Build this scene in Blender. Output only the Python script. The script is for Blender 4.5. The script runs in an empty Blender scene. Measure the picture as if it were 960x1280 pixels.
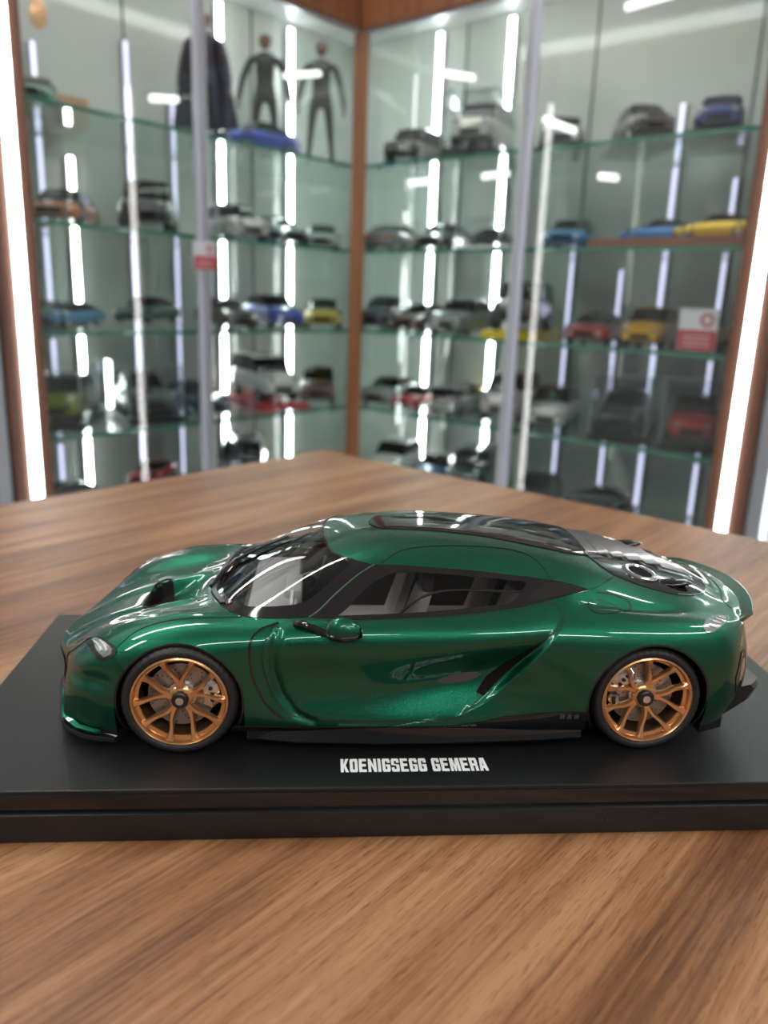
import bpy, bmesh, math, random
import numpy as np
from mathutils import Vector, Matrix
from mathutils.geometry import delaunay_2d_cdt
from math import sin, cos, pi, radians, hypot, atan2, sqrt
random.seed(7)
MM = 0.001
scene = bpy.context.scene
COL = scene.collection

# ------------------------------------------------------------------ camera
cam_d = bpy.data.cameras.new('camera')
cam = bpy.data.objects.new('camera', cam_d)
COL.objects.link(cam)
cam_d.sensor_fit = 'VERTICAL'
cam_d.sensor_height = 36.0
cam_d.lens = 1002.04 / 1280 * 36.0
cam_d.clip_start = 0.01
cam_d.clip_end = 40
_P, _R, _Y = radians(14.963), radians(2.052), radians(4.699)
_f = Vector((sin(_Y) * cos(_P), cos(_Y) * cos(_P), -sin(_P)))
_r = Vector((cos(_Y), -sin(_Y), 0)); _u = _r.cross(_f)
_r2 = cos(_R) * _r + sin(_R) * _u; _u2 = -sin(_R) * _r + cos(_R) * _u
CAM = Vector((47.689, -253.292, 157.785)) * MM
cam.matrix_world = Matrix(((_r2.x, _u2.x, -_f.x, CAM.x), (_r2.y, _u2.y, -_f.y, CAM.y), (_r2.z, _u2.z, -_f.z, CAM.z), (0, 0, 0, 1)))
cam_d.dof.use_dof = True
cam_d.dof.focus_distance = 0.292
cam_d.dof.aperture_fstop = cam_d.lens / 3.1
scene.camera = cam

# ------------------------------------------------------------------ world, light, exposure
world = bpy.data.worlds.new('world'); scene.world = world; world.use_nodes = True
world.node_tree.nodes['Background'].inputs[0].default_value = (0.8, 0.88, 0.95, 1)
world.node_tree.nodes['Background'].inputs[1].default_value = 0.15
scene.view_settings.view_transform = 'Standard'
scene.view_settings.look = 'None'
scene.view_settings.gamma = 1
scene.view_settings.use_curve_mapping = False
scene.view_settings.exposure = 0.36
scene.cycles.use_denoising = True
scene.cycles.max_bounces = 10
scene.cycles.transparent_max_bounces = 24
scene.cycles.diffuse_bounces = 4
scene.cycles.glossy_bounces = 5
scene.cycles.sample_clamp_indirect = 8
scene.cycles.caustics_reflective = False
scene.cycles.caustics_refractive = False
CEIL = 1900          # ceiling height above the base, mm
LAMP_E = 30.0        # radiance of the ceiling light panels
STRIP_E = 18.0        # radiance of the white LED strips

# ------------------------------------------------------------------ materials
MATS = {}
def mat(name, col=(0.5, 0.5, 0.5), rough=0.5, metal=0.0, coat=0.0, emit=0.0, ecol=None, spec=0.5, noise=None, bump=None, alpha=None):
    m = bpy.data.materials.new(name); m.use_nodes = True
    nt = m.node_tree; b = nt.nodes['Principled BSDF']
    c = (*col, 1)
    b.inputs['Base Color'].default_value = c
    b.inputs['Roughness'].default_value = rough
    b.inputs['Metallic'].default_value = metal
    b.inputs['Coat Weight'].default_value = coat
    b.inputs['Coat Roughness'].default_value = 0.02
    b.inputs['Specular IOR Level'].default_value = spec
    if emit:
        b.inputs['Emission Color'].default_value = (*(ecol or col), 1)
        b.inputs['Emission Strength'].default_value = emit
    if noise:      # (scale, colour2)
        tc = nt.nodes.new('ShaderNodeTexCoord'); n = nt.nodes.new('ShaderNodeTexNoise'); n.inputs['Scale'].default_value = noise[0]
        n.inputs['Detail'].default_value = 4
        mx = nt.nodes.new('ShaderNodeMix'); mx.data_type = 'RGBA'
        mx.inputs[6].default_value = c; mx.inputs[7].default_value = (*noise[1], 1)
        nt.links.new(tc.outputs['Object'], n.inputs['Vector']); nt.links.new(n.outputs['Fac'], mx.inputs[0]); nt.links.new(mx.outputs[2], b.inputs['Base Color'])
    if bump:       # (scale, strength, distance)
        tc = nt.nodes.new('ShaderNodeTexCoord'); n = nt.nodes.new('ShaderNodeTexNoise'); n.inputs['Scale'].default_value = bump[0]; n.inputs['Detail'].default_value = 2
        bp = nt.nodes.new('ShaderNodeBump'); bp.inputs['Strength'].default_value = bump[1]; bp.inputs['Distance'].default_value = bump[2]
        nt.links.new(tc.outputs['Object'], n.inputs['Vector']); nt.links.new(n.outputs['Fac'], bp.inputs['Height']); nt.links.new(bp.outputs['Normal'], b.inputs['Normal'])
    MATS[name] = m
    return m

def thin_glass(name, tint=(0.93, 0.98, 0.96), refl=1.0, ior=1.5, rough=0.0):
    """a thin pane: clear or tinted see-through plus its Fresnel reflection"""
    m = bpy.data.materials.new(name); m.use_nodes = True; nt = m.node_tree; nt.nodes.clear()
    o = nt.nodes.new('ShaderNodeOutputMaterial'); mx = nt.nodes.new('ShaderNodeMixShader')
    t = nt.nodes.new('ShaderNodeBsdfTransparent'); t.inputs[0].default_value = (*tint, 1)
    g = nt.nodes.new('ShaderNodeBsdfGlossy'); g.inputs['Roughness'].default_value = rough; g.inputs[0].default_value = (1, 1, 1, 1)
    f = nt.nodes.new('ShaderNodeFresnel'); f.inputs[0].default_value = ior
    k = nt.nodes.new('ShaderNodeMath'); k.operation = 'MULTIPLY'; k.inputs[1].default_value = refl; k.use_clamp = True
    ge = nt.nodes.new('ShaderNodeNewGeometry'); im = nt.nodes.new('ShaderNodeMix'); im.data_type = 'FLOAT'; im.inputs[2].default_value = ior; im.inputs[3].default_value = 1 / ior
    nt.links.new(ge.outputs['Backfacing'], im.inputs[0]); nt.links.new(im.outputs[0], f.inputs[0])   # the far face of the pane reflects like the near one
    nt.links.new(f.outputs[0], k.inputs[0]); nt.links.new(k.outputs[0], mx.inputs[0])
    nt.links.new(t.outputs[0], mx.inputs[1]); nt.links.new(g.outputs[0], mx.inputs[2]); nt.links.new(mx.outputs[0], o.inputs[0])
    MATS[name] = m
    return m

def wood(name, c1, c2, c3, axis, scale=1.0, rough=0.35, coat=0.0):
    """veneer: long grain along the given direction (radians in the xy plane; None = vertical)"""
    m = bpy.data.materials.new(name); m.use_nodes = True; nt = m.node_tree; b = nt.nodes['Principled BSDF']
    tc = nt.nodes.new('ShaderNodeTexCoord'); mp = nt.nodes.new('ShaderNodeMapping'); mp.vector_type = 'TEXTURE'
    if axis is None: mp.inputs['Scale'].default_value = (0.02, 0.02, 0.6)
    else:
        mp.inputs['Rotation'].default_value = (0, 0, axis); mp.inputs['Scale'].default_value = (0.42 * scale, 0.03 * scale, 0.1)
    n1 = nt.nodes.new('ShaderNodeTexNoise'); n1.inputs['Scale'].default_value = 1.1; n1.inputs['Detail'].default_value = 5; n1.inputs['Roughness'].default_value = 0.55; n1.inputs['Distortion'].default_value = 0.5
    mp2 = nt.nodes.new('ShaderNodeMapping'); mp2.vector_type = 'TEXTURE'
    if axis is None: mp2.inputs['Scale'].default_value = (0.004, 0.004, 0.3)
    else:
        mp2.inputs['Rotation'].default_value = (0, 0, axis); mp2.inputs['Scale'].default_value = (0.05 * scale, 0.0016 * scale, 0.1)
    n2 = nt.nodes.new('ShaderNodeTexNoise'); n2.inputs['Scale'].default_value = 1.0; n2.inputs['Detail'].default_value = 3; n2.inputs['Distortion'].default_value = 0.3
    add = nt.nodes.new('ShaderNodeMix'); add.data_type = 'FLOAT'; add.inputs[0].default_value = 0.34
    mp3 = nt.nodes.new('ShaderNodeMapping'); mp3.vector_type = 'TEXTURE'      # pores: short dark dashes
    if axis is None: mp3.inputs['Scale'].default_value = (0.001, 0.001, 0.02)
    else:
        mp3.inputs['Rotation'].default_value = (0, 0, axis); mp3.inputs['Scale'].default_value = (0.0065 * scale, 0.00055 * scale, 0.1)
    n3 = nt.nodes.new('ShaderNodeTexNoise'); n3.inputs['Scale'].default_value = 1.0; n3.inputs['Detail'].default_value = 2
    pr = nt.nodes.new('ShaderNodeValToRGB'); pr.color_ramp.elements[0].position = 0.30; pr.color_ramp.elements[0].color = (0.62, 0.58, 0.55, 1); pr.color_ramp.elements[1].position = 0.46; pr.color_ramp.elements[1].color = (1, 1, 1, 1)
    mu = nt.nodes.new('ShaderNodeMix'); mu.data_type = 'RGBA'; mu.blend_type = 'MULTIPLY'; mu.inputs[0].default_value = 1.0
    r = nt.nodes.new('ShaderNodeValToRGB'); r.color_ramp.elements[0].position = 0.37; r.color_ramp.elements[0].color = (*c1, 1)
    r.color_ramp.elements[1].position = 0.62; r.color_ramp.elements[1].color = (*c3, 1); e = r.color_ramp.elements.new(0.5); e.color = (*c2, 1)
    L = nt.links.new
    L(tc.outputs['Object'], mp.inputs[0]); L(tc.outputs['Object'], mp2.inputs[0]); L(mp.outputs[0], n1.inputs[0]); L(mp2.outputs[0], n2.inputs[0])
    L(n1.outputs['Fac'], add.inputs[2]); L(n2.outputs['Fac'], add.inputs[3]); L(add.outputs[0], r.inputs[0]); L(r.outputs[0], mu.inputs[6]); L(tc.outputs['Object'], mp3.inputs[0]); L(mp3.outputs[0], n3.inputs[0]); L(n3.outputs['Fac'], pr.inputs[0]); L(pr.outputs[0], mu.inputs[7]); L(mu.outputs[2], b.inputs['Base Color'])
    b.inputs['Roughness'].default_value = rough; b.inputs['Coat Weight'].default_value = coat; b.inputs['Coat Roughness'].default_value = 0.15
    bp = nt.nodes.new('ShaderNodeBump'); bp.inputs['Strength'].default_value = 0.15; bp.inputs['Distance'].default_value = 0.0004
    L(n2.outputs['Fac'], bp.inputs['Height']); L(bp.outputs[0], b.inputs['Normal'])
    MATS[name] = m
    return m

def car_paint():
    m = bpy.data.materials.new('green_metallic_paint'); m.use_nodes = True; nt = m.node_tree; b = nt.nodes['Principled BSDF']; L = nt.links.new
    b.inputs['Base Color'].default_value = (0.0, 0.098, 0.052, 1)
    b.inputs['Metallic'].default_value = 0.85; b.inputs['Roughness'].default_value = 0.36
    b.inputs['Coat Weight'].default_value = 1.0; b.inputs['Coat Roughness'].default_value = 0.015; b.inputs['Coat IOR'].default_value = 1.42
    tc = nt.nodes.new('ShaderNodeTexCoord'); v = nt.nodes.new('ShaderNodeTexVoronoi'); v.inputs['Scale'].default_value = 5200
    sub = nt.nodes.new('ShaderNodeVectorMath'); sub.operation = 'SUBTRACT'; sub.inputs[1].default_value = (0.5, 0.5, 0.5)
    sc = nt.nodes.new('ShaderNodeVectorMath'); sc.operation = 'SCALE'; sc.inputs['Scale'].default_value = 0.22
    g = nt.nodes.new('ShaderNodeNewGeometry'); ad = nt.nodes.new('ShaderNodeVectorMath'); ad.operation = 'ADD'; nz = nt.nodes.new('ShaderNodeVectorMath'); nz.operation = 'NORMALIZE'
    L(tc.outputs['Object'], v.inputs['Vector']); L(v.outputs['Color'], sub.inputs[0]); L(sub.outputs[0], sc.inputs[0]); L(sc.outputs[0], ad.inputs[0]); L(g.outputs['Normal'], ad.inputs[1])
    L(ad.outputs[0], nz.inputs[0]); L(nz.outputs[0], b.inputs['Normal'])
    MATS['paint'] = m
    return m

# ------------------------------------------------------------------ mesh helpers (all sizes in mm)
def V3(o):
    w = Vector((0, 0, 0))
    while o is not None: w = w + o.location; o = o.parent
    return w
def link_mesh(name, me, m, parent=None):
    o = bpy.data.objects.new(name, me); COL.objects.link(o)
    if m is not None: me.materials.append(MATS[m] if isinstance(m, str) else m)
    if parent is not None: o.parent = parent
    return o
def mesh(name, verts, faces, m, parent=None, smooth=False, local=False, normals=None):
    """verts in mm: world coordinates unless local (then relative to the parent)"""
    off = Vector((0, 0, 0)) if (local or parent is None) else V3(parent)
    me = bpy.data.meshes.new(name)
    a = np.asarray(verts, float) * MM - np.array(off)
    me.from_pydata(a.tolist(), [], [list(map(int, f)) for f in faces])
    if smooth: me.polygons.foreach_set('use_smooth', [True] * len(me.polygons))
    me.update()
    if normals is not None: me.normals_split_custom_set_from_vertices(np.asarray(normals).tolist())
    return link_mesh(name, me, m, parent)
class MB:
    def __init__(s): s.v = []; s.f = []
    def add(s, v, f):
        n = len(s.v); s.v += [tuple(p) for p in v]; s.f += [[i + n for i in q] for q in f]; return s
    def box(s, a, b, fn=None, ch=0.0):
        (x0, y0, z0), (x1, y1, z1) = a, b
        if ch <= 0:
            v = [(x0, y0, z0), (x1, y0, z0), (x1, y1, z0), (x0, y1, z0), (x0, y0, z1), (x1, y0, z1), (x1, y1, z1), (x0, y1, z1)]
            f = [[3, 2, 1, 0], [4, 5, 6, 7], [0, 1, 5, 4], [1, 2, 6, 5], [2, 3, 7, 6], [3, 0, 4, 7]]
        else:
            bm = bmesh.new(); bmesh.ops.create_cube(bm, size=1)
            for q in bm.verts: q.co = Vector(((x0 + x1) / 2 + q.co.x * (x1 - x0), (y0 + y1) / 2 + q.co.y * (y1 - y0), (z0 + z1) / 2 + q.co.z * (z1 - z0)))
            bmesh.ops.bevel(bm, geom=list(bm.edges), offset=ch, segments=2, profile=0.5, affect='EDGES')
            bm.verts.index_update(); v = [tuple(q.co) for q in bm.verts]; f = [[q.index for q in p.verts] for p in bm.faces]; bm.free()
        if fn: v = [fn(*p) for p in v]
        return s.add(v, f)
    def loft(s, rings, closed=True, caps=True):
        n = len(rings[0]); v = [p for r in rings for p in r]; f = []
        for i in range(len(rings) - 1):
            for j in range(n if closed else n - 1):
                k = (j + 1) % n; f.append([i * n + j, i * n + k, (i + 1) * n + k, (i + 1) * n + j])
        if caps and closed:
            f.append(list(range(n))[::-1]); f.append([(len(rings) - 1) * n + j for j in range(n)])
        return s.add(v, f)
    def tube(s, pts, r, n=8, caps=True):
        pts = [Vector(p) for p in pts]; rings = []
        rr = r if hasattr(r, '__len__') else [r] * len(pts)
        up = Vector((0, 0, 1))
        for i, p in enumerate(pts):
            d = (pts[min(i + 1, len(pts) - 1)] - pts[max(i - 1, 0)]).normalized()
            a = d.cross(up if abs(d.z) < 0.9 else Vector((0, 1, 0))).normalized(); b = a.cross(d)
            rings.append([tuple(p + (a * cos(2 * pi * k / n) + b * sin(2 * pi * k / n)) * rr[i]) for k in range(n)])
        return s.loft(rings, True, caps)
    def lathe(s, prof, n, fn, closed=False):
        """prof: list of (radius, axial); fn maps (r cos, r sin, axial) to a point"""
        rings = [[fn(r * cos(2 * pi * k / n), r * sin(2 * pi * k / n), a) for k in range(n)] for r, a in prof]
        if closed: rings.append(rings[0])
        return s.loft(rings, True, False)
    def sphere(s, c, r, nu=16, nv=10):
        rings = []
        for i in range(nv + 1):
            t = pi * i / nv; q = max(sin(t), 1e-3)
            rings.append([(c[0] + r[0] * q * cos(2 * pi * k / nu), c[1] + r[1] * q * sin(2 * pi * k / nu), c[2] + r[2] * cos(t)) for k in range(nu)])
        return s.loft(rings, True, True)
    def prism(s, poly, y0, y1, fn):
        """poly: 2D outline extruded between y0 and y1"""
        n = len(poly); return s.add([fn(a, y0, b) for a, b in poly] + [fn(a, y1, b) for a, b in poly],
                                    [list(range(n)), [n + i for i in range(n)][::-1]] + [[(i + 1) % n, i, n + i, n + (i + 1) % n] for i in range(n)])
    def out(s, name, m, parent=None, smooth=False, local=False):
        o = mesh(name, s.v, s.f, m, parent, False, local)
        bm = bmesh.new(); bm.from_mesh(o.data); bmesh.ops.recalc_face_normals(bm, faces=list(bm.faces))
        if smooth:
            for f in bm.faces: f.smooth = True
            for e in bm.edges:
                if len(e.link_faces) == 2 and e.calc_face_angle(0) > radians(38): e.smooth = False
        bm.to_mesh(o.data); bm.free()
        return o
def tag(o, label=None, cat=None, group=None, kind=None):
    if label: o['label'] = label
    if cat: o['category'] = cat
    if group: o['group'] = group
    if kind: o['kind'] = kind
    return o
def thing(name, label, cat, loc=(0, 0, 0), rz=0.0, group=None):
    o = bpy.data.objects.new(name, None); COL.objects.link(o)
    o.location = Vector(loc) * MM; o.rotation_euler = (0, 0, rz); o.empty_display_size = 0.02
    return tag(o, label, cat, group)
def smooth_loop(pts, n=6, closed=True):
    """Catmull-Rom through the points"""
    P = [np.array(p, float) for p in pts]; N = len(P); out = []
    for i in range(N if closed else N - 1):
        g = lambda k: P[k % N] if closed else P[min(max(k, 0), N - 1)]
        a, b, c, d = g(i - 1), g(i), g(i + 1), g(i + 2)
        for k in range(n):
            t = k / n; out.append(0.5 * ((2 * b) + (c - a) * t + (2 * a - 5 * b + 4 * c - d) * t * t + (3 * b - a - 3 * c + d) * t ** 3))
    if not closed: out.append(P[-1])
    return out

car_paint()
mat('gloss_black', (0.006, 0.006, 0.007), 0.06, spec=0.6)
mat('carbon', (0.012, 0.012, 0.013), 0.18, coat=0.8)
mat('satin_black', (0.010, 0.010, 0.011), 0.33)
mat('matte_black', (0.004, 0.004, 0.004), 0.8, spec=0.2)
mat('glass_black', (0.012, 0.011, 0.012), 0.08, spec=0.5)
mat('dark_glass', (0.008, 0.007, 0.007), 0.015, spec=1.0)
mat('mesh_black', (0.003, 0.003, 0.003), 0.6, spec=0.15, bump=(1800, 1.0, 0.0006))
mat('gap', (0.002, 0.006, 0.005), 0.5)
mat('grey_line', (0.12, 0.12, 0.12), 0.3)
mat('louvre_grey', (0.085, 0.088, 0.092), 0.28, metal=0.4, coat=0.3)
mat('polished', (0.62, 0.62, 0.64), 0.12, metal=1.0)
mat('lamp_silver', (0.40, 0.41, 0.42), 0.12, metal=0.6, coat=1.0)
mat('lamp_white', (0.6, 0.62, 0.64), 0.15, coat=1.0)
mat('gold', (0.74, 0.40, 0.18), 0.28, metal=0.85, coat=0.5)
mat('rubber', (0.012, 0.012, 0.014), 0.55)
mat('disc_steel', (0.36, 0.30, 0.26), 0.35, metal=0.7)
mat('interior_grey', (0.5, 0.48, 0.48), 0.6)
mat('interior_dark', (0.06, 0.055, 0.058), 0.7)
mat('card_white', (0.75, 0.76, 0.8), 0.5)
mat('leatherette', (0.008, 0.008, 0.009), 0.42, spec=0.4, bump=(1700, 0.35, 0.0003))
mat('print_white', (0.95, 0.95, 0.96), 0.5)
mat('print_grey', (0.06, 0.06, 0.06), 0.5)
thin_glass('wind_glass', (0.78, 0.80, 0.80), 1.0, 1.45)
thin_glass('side_glass', (0.72, 0.69, 0.69), 1.0, 1.4)
wood('table_wood', (0.13, 0.052, 0.021), (0.27, 0.122, 0.053), (0.39, 0.205, 0.098), radians(45), 1.0, 0.42, 0.0)
wood('post_wood', (0.20, 0.075, 0.030), (0.27, 0.105, 0.045), (0.34, 0.14, 0.06), None, 1.0, 0.4)
wood('post_wood_dark', (0.085, 0.036, 0.022), (0.12, 0.052, 0.032), (0.15, 0.07, 0.045), None, 1.0, 0.4)
mat('dark_wood', (0.06, 0.03, 0.018), 0.5)
mat('plank_wood', (0.28, 0.095, 0.045), 0.45, noise=(30, (0.2, 0.06, 0.03)))
mat('wall_paint', (0.6, 0.62, 0.6), 0.8); mat('wall_dim', (0.22, 0.23, 0.24), 0.7)
mat('ceiling_paint', (0.75, 0.76, 0.76), 0.8); mat('floor_tile', (0.3, 0.3, 0.3), 0.3)
mat('white_metal', (0.8, 0.8, 0.8), 0.4); mat('cabinet_white', (0.66, 0.69, 0.68), 0.35, coat=0.4)
mat('back_glass', (0.58, 0.63, 0.59), 0.7, coat=0.8, spec=0.1); mat('joint_grey', (0.08, 0.1, 0.09), 0.4)
mat('alu', (0.55, 0.56, 0.62), 0.3, metal=0.7); mat('alu_pale', (0.62, 0.63, 0.74), 0.35, metal=0.3)
mat('lamp_emit', (1, 1, 1), emit=LAMP_E, ecol=(1.0, 0.985, 0.95))
mat('led_white', (1, 1, 1), emit=STRIP_E, ecol=(0.93, 1.0, 0.97)); mat('led_front', (1, 1, 1), emit=STRIP_E * 0.42, ecol=(1.0, 0.98, 0.96))
mat('fill_glow', (1, 1, 1), emit=7, ecol=(0.95, 1.0, 0.98)); mat('violet_glow', (.8, .8, .8), emit=1.1, ecol=(0.66, 0.68, 0.95)); mat('reflection_glow', (1, 1, 1), emit=1.2, ecol=(1, 0.99, 0.95))  # added fill light, violet glow, and glow of the bars standing for reflections
thin_glass('door_glass', (0.955, 0.972, 0.968), 1.0, 1.5); thin_glass('shelf_glass', (0.88, 0.945, 0.92), 1.0, 1.5); thin_glass('acrylic', (0.96, 0.97, 0.97), 0.9, 1.5)
mat('edge_green', (0.05, 0.24, 0.16), 0.2, coat=0.5); mat('edge_clear', (0.6, 0.66, 0.66), 0.2)
mat('sign_red', (0.55, 0.02, 0.04), 0.45); mat('tail_red', (0.4, 0.01, 0.01), 0.2, coat=1); mat('plinth_yellow', (0.85, 0.62, 0.01), 0.4); mat('cardboard', (0.5, 0.31, 0.19), 0.8)
mat('fig_black', (0.012, 0.012, 0.014), 0.55); mat('fig_grey', (0.03, 0.034, 0.036), 0.55); mat('fig_navy', (0.008, 0.014, 0.04), 0.6); mat('fig_skin', (0.12, 0.055, 0.035), 0.6); mat('hair_dark', (0.01, 0.008, 0.007), 0.7)

# ================================================================== ROOM (turned 45 degrees to the picture)
Q2 = sqrt(0.5)
PX, PY = 129.0, 1850.0            # front corner post of the L-shaped cabinet
DIR = {'L': (-Q2, -Q2), 'R': (Q2, -Q2)}; NRM = {'L': (-Q2, Q2), 'R': (Q2, Q2)}
def cab(side, t, s, z):
    d, n = DIR[side], NRM[side]
    return (PX + d[0] * t + n[0] * s, PY + d[1] * t + n[1] * s, z)
FL = -18.3 - 760
def cbox(side, t0, t1, s0, s1, z0, z1, ch=0):
    return MB().box((t0, s0, z0), (t1, s1, z1), fn=lambda a, b, c: cab(side, a, b, c), ch=ch)
RS = 4600
for nm, sd in (('wall_left', 'L'), ('wall_right', 'R')):
    tag(cbox(sd, -420 if sd == 'L' else -420, RS, 420, 480, FL, CEIL).out(nm, 'wall_paint'), kind='structure')
tag(MB().box((-420, RS, FL), (RS, RS + 60, CEIL), fn=lambda a, b, c: (PX + DIR['L'][0] * b + DIR['R'][0] * a, PY + DIR['L'][1] * b + DIR['R'][1] * a, c)).out('wall_front', 'wall_dim'), kind='structure')
tag(MB().box((-420, RS, FL), (RS, RS + 60, CEIL), fn=lambda a, b, c: (PX + DIR['R'][0] * b + DIR['L'][0] * a, PY + DIR['R'][1] * b + DIR['L'][1] * a, c)).out('wall_back', 'wall_dim'), kind='structure')
sq = lambda z0, z1: MB().box((-480, -480, z0), (RS + 60, RS + 60, z1), fn=lambda a, b, c: (PX + DIR['L'][0] * a + DIR['R'][0] * b, PY + DIR['L'][1] * a + DIR['R'][1] * b, c))
tag(sq(FL - 50, FL).out('floor', 'floor_tile'), kind='structure')
tag(sq(CEIL, CEIL + 50).out('ceiling', 'ceiling_paint'), kind='structure')
# ceiling lights: long tubes
def lamp(x, y, ang, lab, ln=1500, wd=130):
    r = thing('ceiling_light', lab, 'ceiling light', (x, y, CEIL), radians(ang))
    MB().box((-ln / 2 - 12, -wd / 2 - 12, -28), (ln / 2 + 12, wd / 2 + 12, -0.5)).out('housing', 'white_metal', r, local=True)
    MB().box((-ln / 2, -wd / 2, -32), (ln / 2, wd / 2, -27)).out('diffuser', 'lamp_emit', r, local=True)
for x, y, g, lab in [(-900, 500, 45, 'ceiling light ahead of the table on the left'), (2100, 500, 45, 'ceiling light ahead of the table on the right'), (-1700, -1100, 45, 'ceiling light far out on the left'),
                     (1700, -1300, 45, 'ceiling light far out on the right'), (-300, -2600, 45, 'ceiling light a long way behind the photographer'), (1000, -2700, -45, 'ceiling light behind the photographer on the right')]:
    lamp(x, y, g, lab)

# ================================================================== TABLE
table = thing('display_table', 'large walnut-veneer table carrying the black base and the green car', 'table', (54, 680, FL))
TX, TY = 54.0, 680.0
tf = lambda a, b, c: (TX + DIR['L'][0] * a + DIR['R'][0] * b, TY + DIR['L'][1] * a + DIR['R'][1] * b, c)
MB().box((0, 0, -18.3 - 36), (1500, 1500, -18.3), fn=tf, ch=1.2).out('table_top', 'table_wood', table)
MB().box((60, 60, -140), (1440, 1440, -18.3 - 36), fn=tf).out('apron', 'dark_wood', table)
for a, b in ((80, 80), (1420, 80), (80, 1420), (1420, 1420)):
    MB().box((a - 30, b - 30, FL), (a + 30, b + 30, -140), fn=tf).out('leg', 'dark_wood', table)

# ================================================================== CABINETS
SHZ = {0: 668, 1: 470, 2: 271, 3: 76, 4: -121, 5: -318, 6: -515}
T1 = {'L': 832, 'R': 935}
cabn = thing('corner_display_cabinet', 'L-shaped glass display cabinet with brown wood frame filling the room corner', 'display cabinet', (PX, PY, FL))
# corner post, turned square to the picture
MB().box((-17, -17, FL), (17, 17, 905), fn=lambda a, b, c: (PX + a, PY + b, c), ch=1.5).out('corner_post', 'post_wood', cabn)
for sd in 'LR':
    t1 = T1[sd]; ta = -340 if sd == 'L' else 0
    cbox(sd, -345 if sd == 'L' else -345, t1 + 70, 340, 346, FL, 905).out('back_panel', 'back_glass', cabn)
    for tj in ((50, 420) if sd == 'L' else (60, 430, 800)):
        cbox(sd, tj - 1.5, tj + 1.5, 336, 340, FL, 850).out('panel_joint', 'joint_grey', cabn)
    cbox(sd, ta, t1 + 70, 0, 340, 850, 856).out('top_panel', 'cabinet_white', cabn)
    cbox(sd, ta, t1 + 70, 8, 340, FL, FL + 80).out('plinth', 'dark_wood', cabn)
    cbox(sd, 14, t1 + 70, -14, 8, 757, 905, 1).out('header', 'post_wood', cabn)
    cbox(sd, t1, t1 + 72, -12, 40, FL, 757, 1).out('end_post', 'post_wood_dark', cabn)
    cbox(sd, t1 + 40, t1 + 46, 40, 338, FL, 850).out('side_panel', 'back_glass', cabn)
    cbox(sd, t1 + 26, t1 + 44, -22, -12, FL, 757, 1.5).out('led_strip', 'led_front', cabn)
    cbox(sd, 20, t1 - 5, 12, 70, 838, 848).out('fill_panel', 'fill_glow', cabn)      # unseen fill light added behind the header to brighten the car fronts
    # sliding doors with aluminium edge profiles
    tm = 470
    for (a, b, s0) in ((16, tm + 12, 4), (tm - 12, t1, -6)):
        g = cbox(sd, a, b, s0, s0 + 0.6, FL + 80, 757).out('sliding_door', 'door_glass', cabn)
        e = a if s0 < 0 else b; q = 1 if s0 < 0 else -1
        for w0, w1, mm_ in ((0, 12, 'alu'), (14, 30, 'alu_pale')):
            cbox(sd, min(e + q * w0, e + q * w1), max(e + q * w0, e + q * w1), s0 - 2.5, s0 + 3.5, FL + 80, 757, 0.6).out('door_edge_profile', mm_, g)
    cbox(sd, 14, t1, -7, 9, 749, 757).out('door_track', 'alu', cabn)
# glass shelves: one L-shaped sheet per level
for k, z in SHZ.items():
    if k == 0: continue
    # outline in world coordinates
    a = 'L'; pl = [cab('L', T1['L'] - 2, 22, 0), cab('L', -22, 22, 0), cab('R', T1['R'] - 2, 22, 0), cab('R', T1['R'] - 2, 336, 0), cab('L', -336, 336, 0), cab('L', T1['L'] - 2, 336, 0)]
    o = MB().prism([(p[0], p[1]) for p in pl], z - 8, z, lambda x, h, y: (x, y, h)).out('glass_shelf', 'shelf_glass', cabn)
    for sd in 'LR':
        cbox(sd, -22, T1[sd] - 3, 21, 21.8, z - 7.8, z - 0.2).out('shelf_edge', 'edge_green', o)
        for tt in (40, 440, T1[sd] - 40):
            cbox(sd, tt - 6, tt + 6, 24, 40, z - 14, z - 8.2).out('shelf_clip', 'alu', o)
# white LED strips on the back panels; violet ones added for reflected light lines
for sd, L_ in {'L': [(-75, 7, 835, 'led_white'), (162, 7, 835, 'led_white'), (304, 4, 600, 'violet_glow'), (424, 5, 690, 'violet_glow'), (640, 5, 640, 'violet_glow'), (572, 6, 430, 'led_white')],
               'R': [(-20, 7, 835, 'led_white'), (202, 7, 835, 'led_white'), (424, 4, 330, 'violet_glow'), (658, 5, 590, 'violet_glow'), (556, 4, 240, 'violet_glow'), (792, 4, 430, 'violet_glow')]}.items():
    for t, hw, zt, m in L_:
        segs = [(-515 + 2, -326 - 2)] + [(SHZ[i + 1] + 2, SHZ[i] - 10) for i in (4, 3, 2, 1)] + [(SHZ[1] + 2, zt)]
        for z0, z1 in segs:
            z1 = min(z1, zt)
            if z1 - z0 < 30: continue
            tb = cbox(sd, t - hw, t + hw, 323.5, 326.5, z0, z1, 0.8).out('led_or_reflection_tube', m, cabn)
            cbox(sd, t - hw - 1.5, t + hw + 1.5, 326.5, 336, z0, z1).out('led_light_shield', 'alu', tb)  # added backing that keeps the tube's light off the back panel
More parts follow.
